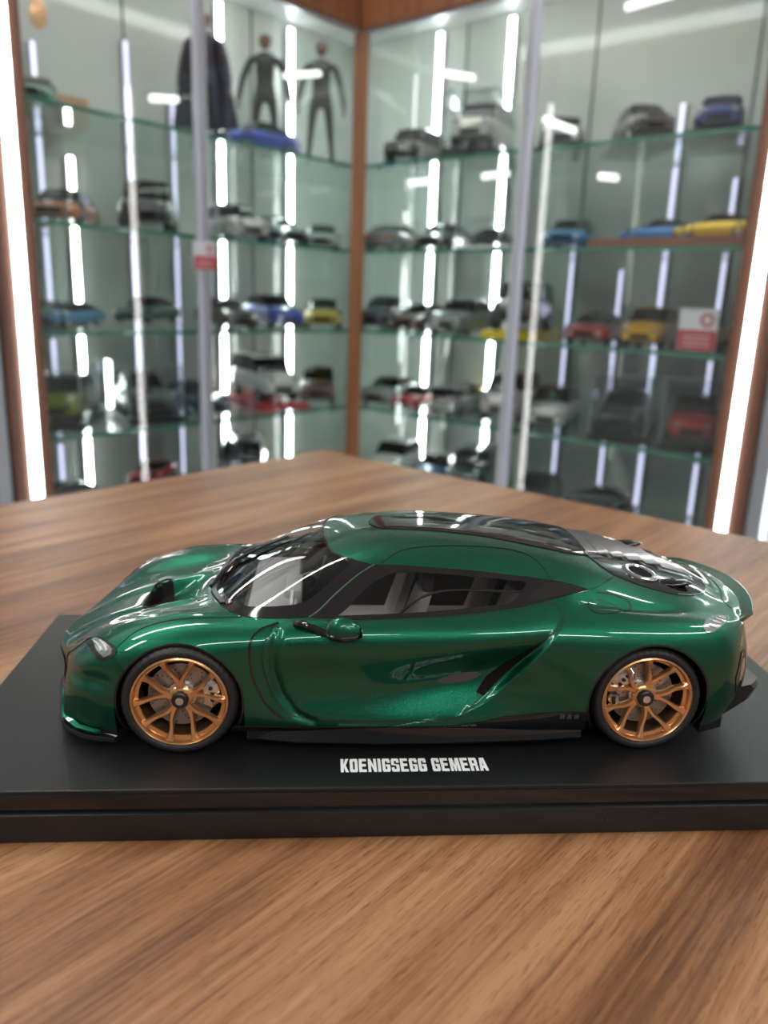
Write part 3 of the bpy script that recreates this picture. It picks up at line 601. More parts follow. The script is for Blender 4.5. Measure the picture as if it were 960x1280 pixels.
# ================================================================== THE GREEN MODEL CAR
# car body control rows (mm): x forward of front axle negative, w half width, z height; 12 columns sill -> centreline
ROWS=[
[(-44,40,8),(-44.5,39,7),(-45,37,6),(-46.3,33,6),(-47.8,28,6),(-49,24,6),(-50,20,6),(-51.5,16,6),(-52.8,11,6),(-53.6,7,6),(-54,3.5,6),(-54,0,6)],
[(-42.5,41.5,8),(-43,41.5,9.5),(-43.5,40,12),(-44,36,15),(-45,31,16),(-46,26,16),(-47.5,21,16),(-49.5,16,16),(-51.5,11,16),(-52.5,7,16),(-53.2,3.5,16),(-53.5,0,16)],
[(-41.5,42.5,8),(-41.7,43,12.5),(-41.9,42.5,18),(-42,40,23),(-43,35,25.3),(-44.8,29.5,25.5),(-47,24,25),(-49.6,18.5,24.5),(-51.8,13,24),(-53,8,24),(-53.8,4,24),(-54,0,24)],
[(-36,46,8),(-36.3,47.3,13),(-36.6,47.6,19),(-37,46.5,26),(-37.4,43.5,31),(-38.4,38,32.3),(-40,32,32),(-42,25.5,30),(-44,19,28.5),(-45.5,12.5,28),(-46.2,6,27.8),(-46.5,0,27.8)],
[(-29,49.5,8),(-29,51,13),(-29,51.6,20),(-29,51,28),(-29,48.8,34.5),(-29.5,43.3,38.2),(-30,36.8,39.2),(-31,30,38),(-32,23,35.8),(-33,16,34.5),(-33,8,34.2),(-33,0,34.2)],
[(-16,51,8),(-16,53,14),(-16,54,22),(-16,53.7,30),(-16,52,38),(-16,46.5,43),(-16,39.5,44.6),(-17,32.5,43.7),(-18,25.5,41.2),(-18,17.5,39.3),(-18,9,38.5),(-18,0,38.3)],
[(0,51,8),(0,54,14),(0,55,23),(0,54.9,32),(0,53,40),(0,48,45.3),(0,41,47.1),(0,34.5,46.8),(0,27,44.8),(0,19,43),(0,10,42),(0,0,41.8)],
[(15,51,8),(15,53.3,14),(15,54,23),(15,54,32),(15,52.8,40.2),(15,49,45.3),(15,43.8,47.3),(15,38,48.3),(15,30,49.3),(15,20.5,49.5),(15,10,49.2),(15,0,49)],
[(32,51.5,8),(32,53,13.5),(32,51.8,22),(32,52.2,32),(32,53,40.3),(32,50,45.5),(32,46,47.6),(32,41.5,50.2),(32,34.5,54.6),(32,25,57.5),(32,12,59),(32,0,59.4)],
[(50,51.5,8),(50,53,13),(50,50.8,22),(50,51.4,32),(50,53,40.5),(50,50.5,46),(50,46.6,48.5),(50,42.2,53),(50,35,60.5),(50,26,64.6),(50,13,67),(50,0,67.8)],
[(70,51.5,8),(70,53,12.5),(70,50.3,22),(70,51.2,32),(70,53,41),(70,50.3,46.6),(70,46.5,49.3),(70,41.8,55),(70,34.8,63.2),(70,26.5,68),(70,14,70.4),(70,0,71)],
[(92,51.5,8),(92,53,12.5),(92,50.3,22),(92,51.5,32),(92,53.3,41.5),(92,50.3,47.3),(92,46,50.3),(92,41.3,55.8),(92,35,63),(92,27,68.2),(92,14,71.2),(92,0,71.8)],
[(115,51.8,8),(115,53,13),(115,51.3,22),(115,52.8,32),(115,54.2,41.8),(115,51,48),(115,45.3,52.3),(115,40.5,56.8),(115,35.3,62),(115,27.3,67),(115,14,69.9),(115,0,70.5)],
[(135,52,8),(135,53.8,14),(135,54.2,23),(135,55.2,33),(135,54.8,42.5),(135,51.5,48.5),(135,45,54),(135,40,58),(135,34.8,61.3),(135,27,65.2),(135,14,67.8),(135,0,68.4)],
[(152,52,8),(152,54.5,14),(152,55.5,23),(152,56,34),(152,54.8,43.2),(152,51.2,48.8),(152,45.5,52),(152,39.8,56),(152,34,59.8),(152,26,62.5),(152,14,64.8),(152,0,65.3)],
[(170,52,8),(170,54.5,14),(170,55.5,24),(170,56,34),(170,54.3,43.2),(170,50,48.5),(170,44.5,50.6),(170,38.5,52.8),(170,31.5,56),(170,23.5,58.4),(170,13,60.4),(170,0,61)],
[(188,50.5,8),(188,53,15),(188,54.3,24),(188,54.3,34),(188,52.3,42.5),(188,47.8,47.5),(188,42.5,49),(188,36.5,50.6),(188,29.5,53),(188,21.5,54.7),(188,11,55.4),(188,0,55.6)],
[(198,48,10),(198.5,50,16),(199,51,24),(199,51,33),(199.5,48.5,41),(200,44.3,45.5),(200.5,39.3,46.8),(201,33,48),(201.5,26.5,49.5),(202,18,50.3),(202,9,50.8),(202,0,51)],
[(202,45,13),(204.5,46,18),(205,46,25),(205.5,44.5,32),(206,41.5,39.5),(207.5,38,43),(209,33.5,44.2),(211.5,28.5,45),(214,22,45.7),(216,15,46.3),(217,7,46.8),(217,0,47)],
[(203.7,44.5,13),(206,44,17.5),(208.5,42.5,23),(210,40,28.5),(211.5,36,33),(212.5,32,35),(213.5,28,36),(214.5,23,36.5),(215,17,37),(215.5,11,37),(216,5.5,37),(216,0,37)],
[(204,44,13),(206,42,16),(208,39,19),(209.5,36,21),(211,32,22),(212,28,22.5),(213,24,23),(213.5,19,23),(214,14,23),(214,9,23),(214,4.5,23),(214,0,23)],
]
def net():
    H=np.array(ROWS,float); M=H[:,:-1][:,::-1].copy(); M[:,:,1]*=-1
    P=np.concatenate([H,M],1)  # col 0..22 ; +w is near side
    Q=P.copy()
    for _ in range(4): Q=Q+(P-ev(Q,*np.meshgrid(np.arange(P.shape[0]),np.arange(P.shape[1]),indexing='ij')))*0.9
    return Q
def ev(Q,u,v):
    R,C=Q.shape[:2]
    E=np.empty((R+2,C+2,3)); E[1:-1,1:-1]=Q
    E[0,1:-1]=2*Q[0]-Q[1]; E[-1,1:-1]=2*Q[-1]-Q[-2]
    E[:,0]=2*E[:,1]-E[:,2]; E[:,-1]=2*E[:,-2]-E[:,-3]
    u=np.clip(np.asarray(u,float),0,R-1-1e-9); v=np.clip(np.asarray(v,float),0,C-1-1e-9)
    iu=np.floor(u).astype(int); iv=np.floor(v).astype(int); fu=u-iu; fv=v-iv
    def b(t): return [(1-t)**3/6,(3*t**3-6*t**2+4)/6,(-3*t**3+3*t**2+3*t+1)/6,t**3/6]
    bu,bv=b(fu),b(fv); out=np.zeros(u.shape+(3,))
    for a in range(4):
        for c in range(4): out+=(bu[a]*bv[c])[...,None]*E[iu+a,iv+c]
    return out
Q=net()
def ss(a,b,x):
    t=np.clip((x-a)/(b-a),0,1); return t*t*(3-2*t)
def seg_dist(x,y,pts):
    d=np.full(np.shape(x),1e9)
    for (a,b),(c,e) in zip(pts[:-1],pts[1:]):
        L=(c-a)**2+(e-b)**2; t=np.clip(((x-a)*(c-a)+(y-b)*(e-b))/L,0,1)
        d=np.minimum(d,np.hypot(x-a-t*(c-a),y-b-t*(e-b)))
    return d
CREST=[(9,70),(12,86),(14,98),(18,106.5),(22,111.5),(27,116),(36,123),(44,129),(50,134)] # z,x : door trailing edge
VENT=[(33.5,45),(31.8,38),(32.2,31),(35,22),(40,15),(46,12)]   # x,z fender vent channel
def S(u,v):
    P=ev(Q,u,v); x,w,z=P[...,0],P[...,1],P[...,2]; a=np.abs(w); sg=np.sign(w)
    vv=np.minimum(v,22-v)
    side=ss(6.2,5.0,vv); top=ss(5.4,6.4,vv)
    xc=np.interp(z,[c[0] for c in CREST],[c[1] for c in CREST])
    cut=1-ss(-1.6,0.9,x-xc)
    dz=z-(17+0.27*(x-60).clip(0,80))
    d=4.6*ss(45,118,x)*np.exp(-(dz/8.5)**2)*cut
    d+=1.3*np.exp(-(seg_dist(x,z,VENT)/1.5)**2)
    d=d*side
    # front bumper corner: hollow under the headlamp
    d+=1.6*side*np.exp(-((z-27)/3.2)**2)*ss(-20,-28,x)*ss(-47,-42,x)
    a2=np.maximum(a-d,0)
    h=np.zeros_like(z)
    # bonnet scoop
    hw=np.abs(w)/(13.5-0.10*(x+8))
    h-=5.5*(1-ss(0.72,1.0,hw))*ss(-21.0+2.5*hw**2,-18.5+2.5*hw**2,x)*(1-ss(-15,3,x))
    h+=0.7*np.exp(-((hw-1.12)/0.14)**2)*ss(-22,-17,x)*(1-ss(-6,4,x))
    h-=0.6*np.exp(-((a-27)/4.0)**2)*ss(-40,-25,x)*(1-ss(2,12,x))
    h+=0.9*np.exp(-((a-(11+0.13*(x+30)))/2.4)**2)*ss(8,-4,x)*ss(-50,-40,x)
    h+=0.5*np.exp(-((a-(40+0.0*x))/1.5)**2)*ss(18,4,x)*ss(-40,-25,x)
    # haunch hollow and filler pocket
    h-=1.5*np.exp(-((a-(43.0-0.05*(x-150)))/2.6)**2)*ss(136,150,x)*ss(188,170,x)
    # tail deck dish
    h-=1.2*np.exp(-((x-203)/5.0)**2)*ss(30,20,a)
    z2=z+h*top
    return np.stack([x,sg*a2,z2],-1)
def N(u,v,e=0.02):
    du=S(u+e,v)-S(u-e,v); dv=S(u,v+e)-S(u,v-e)
    n=np.cross(dv,du); l=np.linalg.norm(n,axis=-1,keepdims=True); n=n/np.where(l<1e-9,1,l)
    return n

car = thing('model_car', 'large dark green metallic model supercar with gold wheels on the black base', 'model car', (83, 55, 0))
def W3(P):
    P = np.asarray(P, float); return np.stack([P[..., 0], 55 - P[..., 1], P[..., 2]], -1)
US, VS = 17.0, 6.5
def inside(poly, u, v):
    u = np.asarray(u); v = np.asarray(v); r = np.zeros(u.shape, bool); n = len(poly)
    for i in range(n):
        a, b = poly[i], poly[(i + 1) % n]
        c = ((a[1] > v) != (b[1] > v)); d = (b[0] - a[0]) * (v - a[1]) / ((b[1] - a[1]) or 1e-12) + a[0]
        r ^= c & (u < d)
    return r
def resample(poly, step):
    out = []; n = len(poly)
    for i in range(n):
        a, b = np.array(poly[i]), np.array(poly[(i + 1) % n]); L = hypot((b - a)[0] * US, (b - a)[1] * VS); k = max(1, int(round(L / step)))
        for j in range(k): out.append(tuple(a + (b - a) * j / k))
    return out
def edge_dist(poly, u, v):
    d = np.full(u.shape, 1e9); n = len(poly)
    for i in range(n):
        a, b = poly[i], poly[(i + 1) % n]; ax, ay, bx, by = a[0] * US, a[1] * VS, b[0] * US, b[1] * VS
        L = (bx - ax) ** 2 + (by - ay) ** 2 + 1e-12; t = np.clip(((u * US - ax) * (bx - ax) + (v * VS - ay) * (by - ay)) / L, 0, 1)
        d = np.minimum(d, np.hypot(u * US - ax - t * (bx - ax), v * VS - ay - t * (by - ay)))
    return d
def patch(name, poly, off, m, hole=None, step=1.3, thick=0.3, far=False, parent=None, offfn=None):
    """a panel lying on the body surface inside an outline given in surface coordinates"""
    if far:
        poly = [(u, 22 - v) for u, v in poly]; hole = [(u, 22 - v) for u, v in hole] if hole else None
    loops = [resample(poly, step)] + ([resample(hole, step)] if hole else [])
    pts = []; edges = []
    for lp in loops:
        n0 = len(pts); pts += lp; edges += [(n0 + i, n0 + (i + 1) % len(lp)) for i in range(len(lp))]
    A = np.array(loops[0]); gu = np.arange(A[:, 0].min(), A[:, 0].max(), step / US); gv = np.arange(A[:, 1].min(), A[:, 1].max(), step / VS)
    U, Vv = [q.ravel() for q in np.meshgrid(gu, gv, indexing='ij')]
    k = inside(loops[0], U, Vv) & (edge_dist(loops[0], U, Vv) > step * 0.6)
    if hole: k &= ~inside(loops[1], U, Vv) & (edge_dist(loops[1], U, Vv) > step * 0.6)
    pts += list(zip(U[k], Vv[k]))
    r = delaunay_2d_cdt([Vector((u * US, v * VS)) for u, v in pts], edges, [], 1, 1e-5)
    P = np.array([(p.x / US, p.y / VS) for p in r[0]]); F = []
    cen = np.array([P[list(f)].mean(0) for f in r[2]])
    okk = inside(loops[0], cen[:, 0], cen[:, 1])
    if hole: okk &= ~inside(loops[1], cen[:, 0], cen[:, 1])
    for f, q in zip(r[2], okk):
        if not q: continue
        a, b, c = P[f[0]], P[f[1]], P[f[2]]
        F.append(list(f) if (b[0] - a[0]) * (c[1] - a[1]) - (b[1] - a[1]) * (c[0] - a[0]) > 0 else list(f)[::-1])
    base = S(P[:, 0], P[:, 1]); nn = N(P[:, 0], P[:, 1]); o = off if offfn is None else offfn(P[:, 0], P[:, 1])[:, None]
    top = W3(base + nn * o); wn = nn * np.array([1, -1, 1]); n = len(P)
    cnt = {}
    for f in F:
        for a, b in zip(f, f[1:] + f[:1]): cnt[(a, b)] = 1
    rim = [(a, b) for a, b in cnt if (b, a) not in cnt]
    verts = list(top); norm = list(wn); idx = {}
    for a, b in rim:
        for q in (a, b):
            if q not in idx:
                idx[q] = len(verts); verts += [top[q], top[q] - wn[q] * thick]; norm += [wn[q], wn[q]]
    rf = [[idx[b], idx[a], idx[a] + 1, idx[b] + 1] for a, b in rim]
    ob = mesh(name, verts, F + rf, m, parent or car, True, False, norm)
    return ob
def seam(name, line, m='gap', width=0.42, off=0.3, far=False, parent=None, n=5, closed=False):
    if far: line = [(u, 22 - v) for u, v in line]
    L = np.array(smooth_loop(line, n, closed));
    if closed: L = np.vstack([L, L[:1]])
    P = W3(S(L[:, 0], L[:, 1])); nn = N(L[:, 0], L[:, 1]) * np.array([1, -1, 1]); v = []; f = []
    for i in range(len(P)):
        d = P[min(i + 1, len(P) - 1)] - P[max(i - 1, 0)]; s = np.cross(d, nn[i]); s /= np.linalg.norm(s) + 1e-9
        for a, h in ((-1, -0.1), (-1, off), (1, off), (1, -0.1)): v.append(P[i] + s * a * width / 2 + nn[i] * h)
    for i in range(len(P) - 1):
        for k in range(3): f.append([4 * i + k, 4 * i + k + 1, 4 * i + 5 + k, 4 * i + 4 + k])
    return mesh(name, v, f, m, parent or car, False)
def SP(u, v, off=0.0):
    return W3(S(np.array([u]), np.array([v])) + N(np.array([u]), np.array([v])) * off)[0]

# outlines in surface coordinates (u along the car, v from the sill over the roof; 11 = centre line)
SIDE_FRIT = [(8.72, 6.2), (9.12, 7.12), (9.55, 7.75), (9.91, 8.18), (10.71, 8.1), (11.61, 8.05), (12.41, 7.85), (12.87, 7.6), (13.27, 7.36), (13.64, 7.12), (12.95, 6.38), (12.19, 5.99), (11.42, 5.9), (10.55, 5.87), (9.62, 5.86)]
SIDE_GLASS = [(9.21, 6.21), (9.59, 7.1), (9.85, 7.53), (10.18, 7.82), (10.45, 7.88), (11.09, 7.84), (11.85, 7.72), (12.33, 7.56), (12.36, 7.45), (12.31, 7.16), (12.10, 6.43), (12.0, 6.28), (11.55, 6.25), (10.81, 6.2), (10.02, 6.18)]
QUARTER = [(12.35, 6.38), (12.5, 6.95), (12.69, 7.38), (12.92, 7.48), (13.27, 7.3), (13.54, 7.12), (12.95, 6.46), (12.6, 6.3)]
_wf = [(6.43, 11), (6.44, 10.14), (6.55, 9.3), (6.72, 8.3), (7.02, 6.9), (7.3, 6.42), (7.6, 6.28), (8.05, 6.24), (8.66, 6.24), (9.06, 7.14), (9.49, 7.77), (9.84, 8.2), (9.6, 8.42), (9.35, 8.75), (9.17, 9.1), (9.05, 9.62), (8.98, 10.3), (8.96, 11)]
WIND_FRIT = _wf + [(u, 22 - v) for u, v in _wf[1:-1][::-1]]
_wg = [(6.62, 11), (6.66, 10.0), (6.78, 9.0), (6.97, 8.1), (7.2, 7.45), (7.5, 7.22), (7.9, 7.14), (8.4, 7.08), (8.68, 7.2), (8.86, 7.42), (9.17, 7.82), (9.43, 8.26), (9.38, 8.6), (9.15, 9.0), (9.0, 9.7), (8.93, 10.4), (8.92, 11)]
WIND_GLASS = _wg + [(u, 22 - v) for u, v in _wg[1:-1][::-1]]
_rg = [(9.86, 11), (9.93, 10.62), (10.12, 10.34), (10.61, 10.2), (11.17, 10.06), (11.75, 9.93), (12.25, 9.76), (12.74, 9.6), (13.27, 9.52), (13.86, 9.6), (13.9, 11)]
ROOF_GLASS = _rg + [(u, 22 - v) for u, v in _rg[1:-1][::-1]]
_bp = [(13.92, 11), (13.92, 9.64), (14.0, 9.3), (14.14, 8.98), (14.36, 8.45), (14.84, 8.05), (15.3, 7.78), (15.65, 7.66), (16.1, 7.78), (16.6, 8.25), (17.02, 9.2), (17.22, 10.1), (17.28, 11)]
BLACK_PANEL = _bp + [(u, 22 - v) for u, v in _bp[1:-1][::-1]]
SCOOP = [(4.80, 11), (4.81, 10.2), (4.86, 9.6), (4.98, 9.32), (5.14, 9.3), (5.28, 9.6), (5.36, 10.3), (5.38, 11), (5.36, 11.7), (5.28, 12.4), (5.14, 12.7), (4.98, 12.68), (4.86, 12.4), (4.81, 11.8)]
DOOR = [(8.3, 5.9), (8.05, 5.5), (7.93, 4.92), (7.80, 3.82), (7.86, 2.75), (8.08, 1.75), (8.5, 1.05), (9.22, 0.92), (10.06, 0.92), (10.85, 0.97), (11.22, 1.10), (11.52, 1.62), (11.90, 2.5), (12.25, 3.33), (12.57, 4.2), (12.83, 4.83), (12.95, 5.33), (12.91, 5.86), (12.72, 6.1), (12.19, 5.85), (11.42, 5.76), (10.55, 5.73), (9.62, 5.72), (8.8, 5.98)]
HEADL = [(3.5, 5.75), (3.83, 5.5), (4.17, 5.15), (4.62, 4.35), (4.58, 3.98), (4.25, 3.85), (3.99, 4.25), (3.7, 4.95)]
LENS = [(3.78, 5.42), (3.95, 5.38), (4.2, 4.98), (4.54, 4.35), (4.53, 4.07), (4.32, 3.98), (4.08, 4.42)]
TAILL = [(15.85, 4.75), (16.0, 5.35), (16.3, 5.95), (16.62, 6.22), (16.9, 6.02), (16.62, 5.2), (16.1, 4.5), (15.93, 4.48)]

# ---- the body shell: dense grid, windows and wheel arches cut out
NU, NV = (len(ROWS) - 1) * 26 + 1, 22 * 13 + 1
gu, gv = np.meshgrid(np.linspace(0, len(ROWS) - 1, NU), np.linspace(0, 22, NV), indexing='ij')
PB = S(gu, gv); NB = N(gu, gv)
cut = np.zeros(gu.shape, bool)
for pl in (SIDE_GLASS, QUARTER, WIND_GLASS):
    cut |= inside(pl, gu, gv) | inside(pl, gu, 22 - gv)
for fl in (False, True):      # the doors are panels of their own
    V_ = 22 - gv if fl else gv
    cut |= inside(DOOR, gu, V_) & (edge_dist(DOOR, gu.ravel(), V_.ravel()).reshape(gu.shape) > 1.2)
ARCH = [(0.0, 19.4, 22.2), (166.7, 20.0, 22.6)]
arch = np.zeros(gu.shape, bool)
for ax, az, ar in ARCH:
    arch |= (np.hypot(PB[..., 0] - ax, PB[..., 2] - az) < ar) & (np.abs(PB[..., 1]) > 30)
    arch |= (np.abs(PB[..., 0] - ax) < ar - 0.4) & (PB[..., 2] < az) & (np.abs(PB[..., 1]) > 30)
idx = np.arange(NU * NV).reshape(NU, NV)
q = np.stack([idx[:-1, :-1], idx[1:, :-1], idx[1:, 1:], idx[:-1, 1:]], -1).reshape(-1, 4)
cf, af = cut.ravel(), arch.ravel()
keep = ~cf[q].any(1) & ~af[q].any(1)
fq = q[keep]
used = np.zeros(NU * NV, bool); used[fq] = True
touch = np.zeros(NU * NV, bool); touch[q[af[q].any(1)]] = True
PF = PB.reshape(-1, 3).copy()
for ax, az, ar in ARCH:      # snap the cut's rim to the true arch circle
    k = used & touch & (np.hypot(PF[:, 0] - ax, PF[:, 2] - az) < ar + 4) & (np.abs(PF[:, 1]) > 30)
    dx, dz = PF[k, 0] - ax, PF[k, 2] - az; L = np.hypot(dx, dz)
    up = dz > 0
    PF[k, 0] = np.where(up, ax + dx / L * ar, ax + np.sign(dx) * ar); PF[k, 2] = np.where(up, az + dz / L * ar, PF[k, 2])
rem = np.cumsum(used) - 1
body = mesh('body_shell', W3(PF[used]), rem[fq], 'paint', car, True, False, (NB.reshape(-1, 3) * np.array([1, -1, 1]))[used])

# wheel-arch lips and liners
for ax, az, ar in ARCH:
    for s in (1, -1):
        n = 60; a0 = -0.52; rl = []
        ring = []
        for i in range(n + 1):
            t = a0 + (pi - 2 * a0) * i / n; x, z = ax + ar * cos(t), az + ar * sin(t)
            if z < 8: z = 8; x = ax + (ar if cos(t) > 0 else -ar)
            d = (PB[..., 0] - x) ** 2 + (PB[..., 2] - z) ** 2 + (PB[..., 1] < 30) * 1e6; w = PB.reshape(-1, 3)[d.argmin(), 1]
            ring.append((x, w, z, t))
        m = MB(); rings = []
        for x, w, z, t in ring:
            c, sn = cos(t), sin(t)
            rings.append([(x, 55 - s * (w - 0.15), z), (x - 0.7 * c, 55 - s * (w - 0.1), z - 0.7 * sn), (x - 0.8 * c, 55 - s * (w - 2.0), z - 0.8 * sn), (x, 55 - s * (w - 2.5), z)])
        m.loft(rings, True, True); m.out('arch_lip', 'gloss_black', car, True)
        m = MB(); rings = []
        for k in range(31):
            t = -0.35 + (pi + 0.7) * k / 30; c, sn = cos(t) * (ar + 0.2), sin(t) * (ar + 0.2)
            rings.append([(ax + c, 55 - s * 50.5, az + sn), (ax + c, 55 - s * 30, az + sn), (ax + c * 1.04, 55 - s * 30, az + sn * 1.04), (ax + c * 1.04, 55 - s * 50.5, az + sn * 1.04)])
        m.loft(rings, True, True)
        m.prism([(ax + (ar + 0.5) * cos(2 * pi * k / 32), az + (ar + 0.5) * sin(2 * pi * k / 32)) for k in range(32) if az + (ar + 0.5) * sin(2 * pi * k / 32) > 4], 55 - s * 30, 55 - s * 29, lambda a, y, b: (a, y, b))
        m.out('wheel_arch_liner', 'matte_black', car)

# floor pan, splitter, side skirts, diffuser
m = MB()
def col_out(u0, u1, k): return [(float(p[0]), float(abs(p[1]))) for p in S(np.linspace(u0, u1, k), np.zeros(k))]
mid = [(23, 51), (144, 51.5)]
m.box((-22, 55 - 29, 4.2), (189, 55 + 29, 8.2)); m.box((23, 55 - 51, 4.4), (143.5, 55 + 51, 8.6))
m.prism([(-22.6, 0), (-22.6, 50)] + [(-35, 46), (-43, 39), (-47, 28), (-50, 20), (-53, 10), (-53.5, 0), (-53, -10), (-50, -20), (-47, -28), (-43, -39), (-35, -46), (-22.6, -50)], 4.2, 8.2, lambda a, z, b: (a, 55 - b, z))
m.prism([(189.6, 50), (200, 46), (204, 40), (208, 20), (208, -20), (204, -40), (200, -46), (189.6, -50)], 5, 12, lambda a, z, b: (a, 55 - b, z))
m.out('floor_pan', 'gloss_black', car)
sp = smooth_loop([(-23, 51.5), (-33, 49), (-40, 44.5), (-45.3, 38), (-48.5, 29), (-51.5, 19), (-54.5, 9), (-55.6, 0)], 4, False)
sp = [tuple(p) for p in sp]; spl = sp + [(a, -b) for a, b in sp[::-1][1:]]
m = MB(); inn = [(a * 0.93 + (-1 if a < -30 else 0) * 0, b * 0.9) for a, b in spl]
m.loft([[(a, 55 - b, 3.6), (a - 0.2, 55 - b * 1.005, 4.6), (a, 55 - b, 5.4), (c + 1, 55 - d, 6.4), (c + 1, 55 - d, 3.6)] for (a, b), (c, d) in zip(spl, inn)], True, True)
m.out('front_splitter', 'carbon', car, True)
for s in (1, -1):
    m = MB(); rings = []
    for x, w, z0, z1 in [(22.8, 50.5, 4.0, 8.4), (40, 53.2, 3.6, 8.6), (70, 54.2, 3.4, 9.4), (95, 54.2, 3.4, 10.0), (112, 53.6, 3.5, 10.2), (130, 53.0, 3.8, 10.5), (143.8, 52.6, 4.4, 11)]:
        rings.append([(x, 55 - s * (w - 3), z0), (x, 55 - s * (w - 0.3), z0), (x, 55 - s * w, z0 + 0.8), (x, 55 - s * (w - 0.6), z0 + 2.6), (x, 55 - s * (w - 1.4), z1), (x, 55 - s * (w - 4), z1)])
    m.loft(rings, True, True); m.out('side_skirt', 'gloss_black', car, True)
    patch('sill_trim', [(7.15, 0.02), (8.6, 0.02), (13.55, 0.02), (13.58, 1.3), (13.2, 1.28), (12.68, 1.22), (12.01, 1.12), (11.6, 0.82), (11.2, 0.62), (10.0, 0.5), (8.6, 0.45), (7.2, 0.42)], 0.35, 'gloss_black', far=s < 0)
    # canard on the bumper corner
    m = MB(); pts = [(-28, 50.6, 8.2), (-36, 47.0, 8.4), (-41.5, 42, 9.6), (-43.6, 37, 12.5), (-43.4, 34.5, 16.5)]
    rings = [[(x, 55 - s * w, z), (x - 1.5, 55 - s * (w + 0.9), z - 0.5), (x - 1.6, 55 - s * (w + 0.9), z - 1.0), (x + .3, 55 - s * w, z - 1.6)] for x, w, z in pts]
    m.loft(rings, True, True); m.out('canard', 'paint', car, True)
patch('grille', [(0.45, 11), (0.5, 6), (0.7, 3.6), (1.3, 3.4), (1.62, 4.4), (1.66, 7), (1.68, 11), (1.66, 15), (1.62, 17.6), (1.3, 18.6), (0.7, 18.4), (0.5, 16)], 0.25, 'mesh_black')

# rear diffuser with fins
m = MB(); rings = []
for w in (-44.5, -42, -36, -24, 0, 24, 36, 42, 44.5):
    k = max(0, (abs(w) - 36) / 8.5); b = 1 - 0.02 * abs(w) / 10
    dx = -7.5 * k ** 1.3; tz = 1.2 * k
    rings.append([(186, 55 - w, 5.2), (193, 55 - w, 4.4), (207 + dx, 55 - w, 7 + tz), (216.5 + dx, 55 - w, 14 + tz), (219 + dx, 55 - w, 19 + tz), (217.6 + dx, 55 - w, 20.6 + tz), (211 + dx * 0.7, 55 - w, 20.8), (205, 55 - w, 15), (190, 55 - w, 9)])
m.loft(rings, True, True); m.out('rear_diffuser', 'satin_black', car, True)
for w in (-24, -8, 8, 24):
    MB().prism([(196, 4), (212, 6.5), (219.5, 15), (212, 14)], 55 - w - 0.5, 55 - w + 0.5, lambda a, y, b: (a, y, b)).out('diffuser_fin', 'satin_black', car)
for s in (1, -1):
    patch('rear_corner_vent', [(17.2, 2.4), (17.6, 3.4), (18.3, 3.5), (18.5, 2.6), (18.0, 1.6), (17.5, 1.4)], 0.3, 'gloss_black', far=s < 0)
    patch('rear_reflector', [(17.6, 2.7), (17.8, 3.1), (18.1, 3.1), (18.15, 2.6), (17.8, 2.1), (17.6, 2.1)], 0.55, 'lamp_silver', far=s < 0)
# spoiler blade
m = MB(); rings = []
for w in np.linspace(-39, 39, 27):
    a = abs(w); tx = 223.0 - 0.0088 * a ** 2 - 5.0 * ss(33, 39, a); tz = 47.3 - 0.0012 * a ** 2 - 1.0 * ss(33, 39, a); rx = 213.5 - 0.0082 * a ** 2 - 2.0 * ss(33, 39, a); rz = 47.2 - 0.0022 * a * a
    rings.append([(rx - 3, 55 - w, rz - 1.5), (rx, 55 - w, rz - 0.1), ((rx + tx) / 2, 55 - w, rz - 0.2), (tx - 1.0, 55 - w, tz + 0.45), (tx, 55 - w, tz + 0.5), (tx + 0.1, 55 - w, tz - 0.6), (tx - 2.2, 55 - w, tz - 2.8), (rx - 1, 55 - w, rz - 4.0)])
m.loft(rings, True, True); m.out('rear_spoiler', 'paint', car, True)

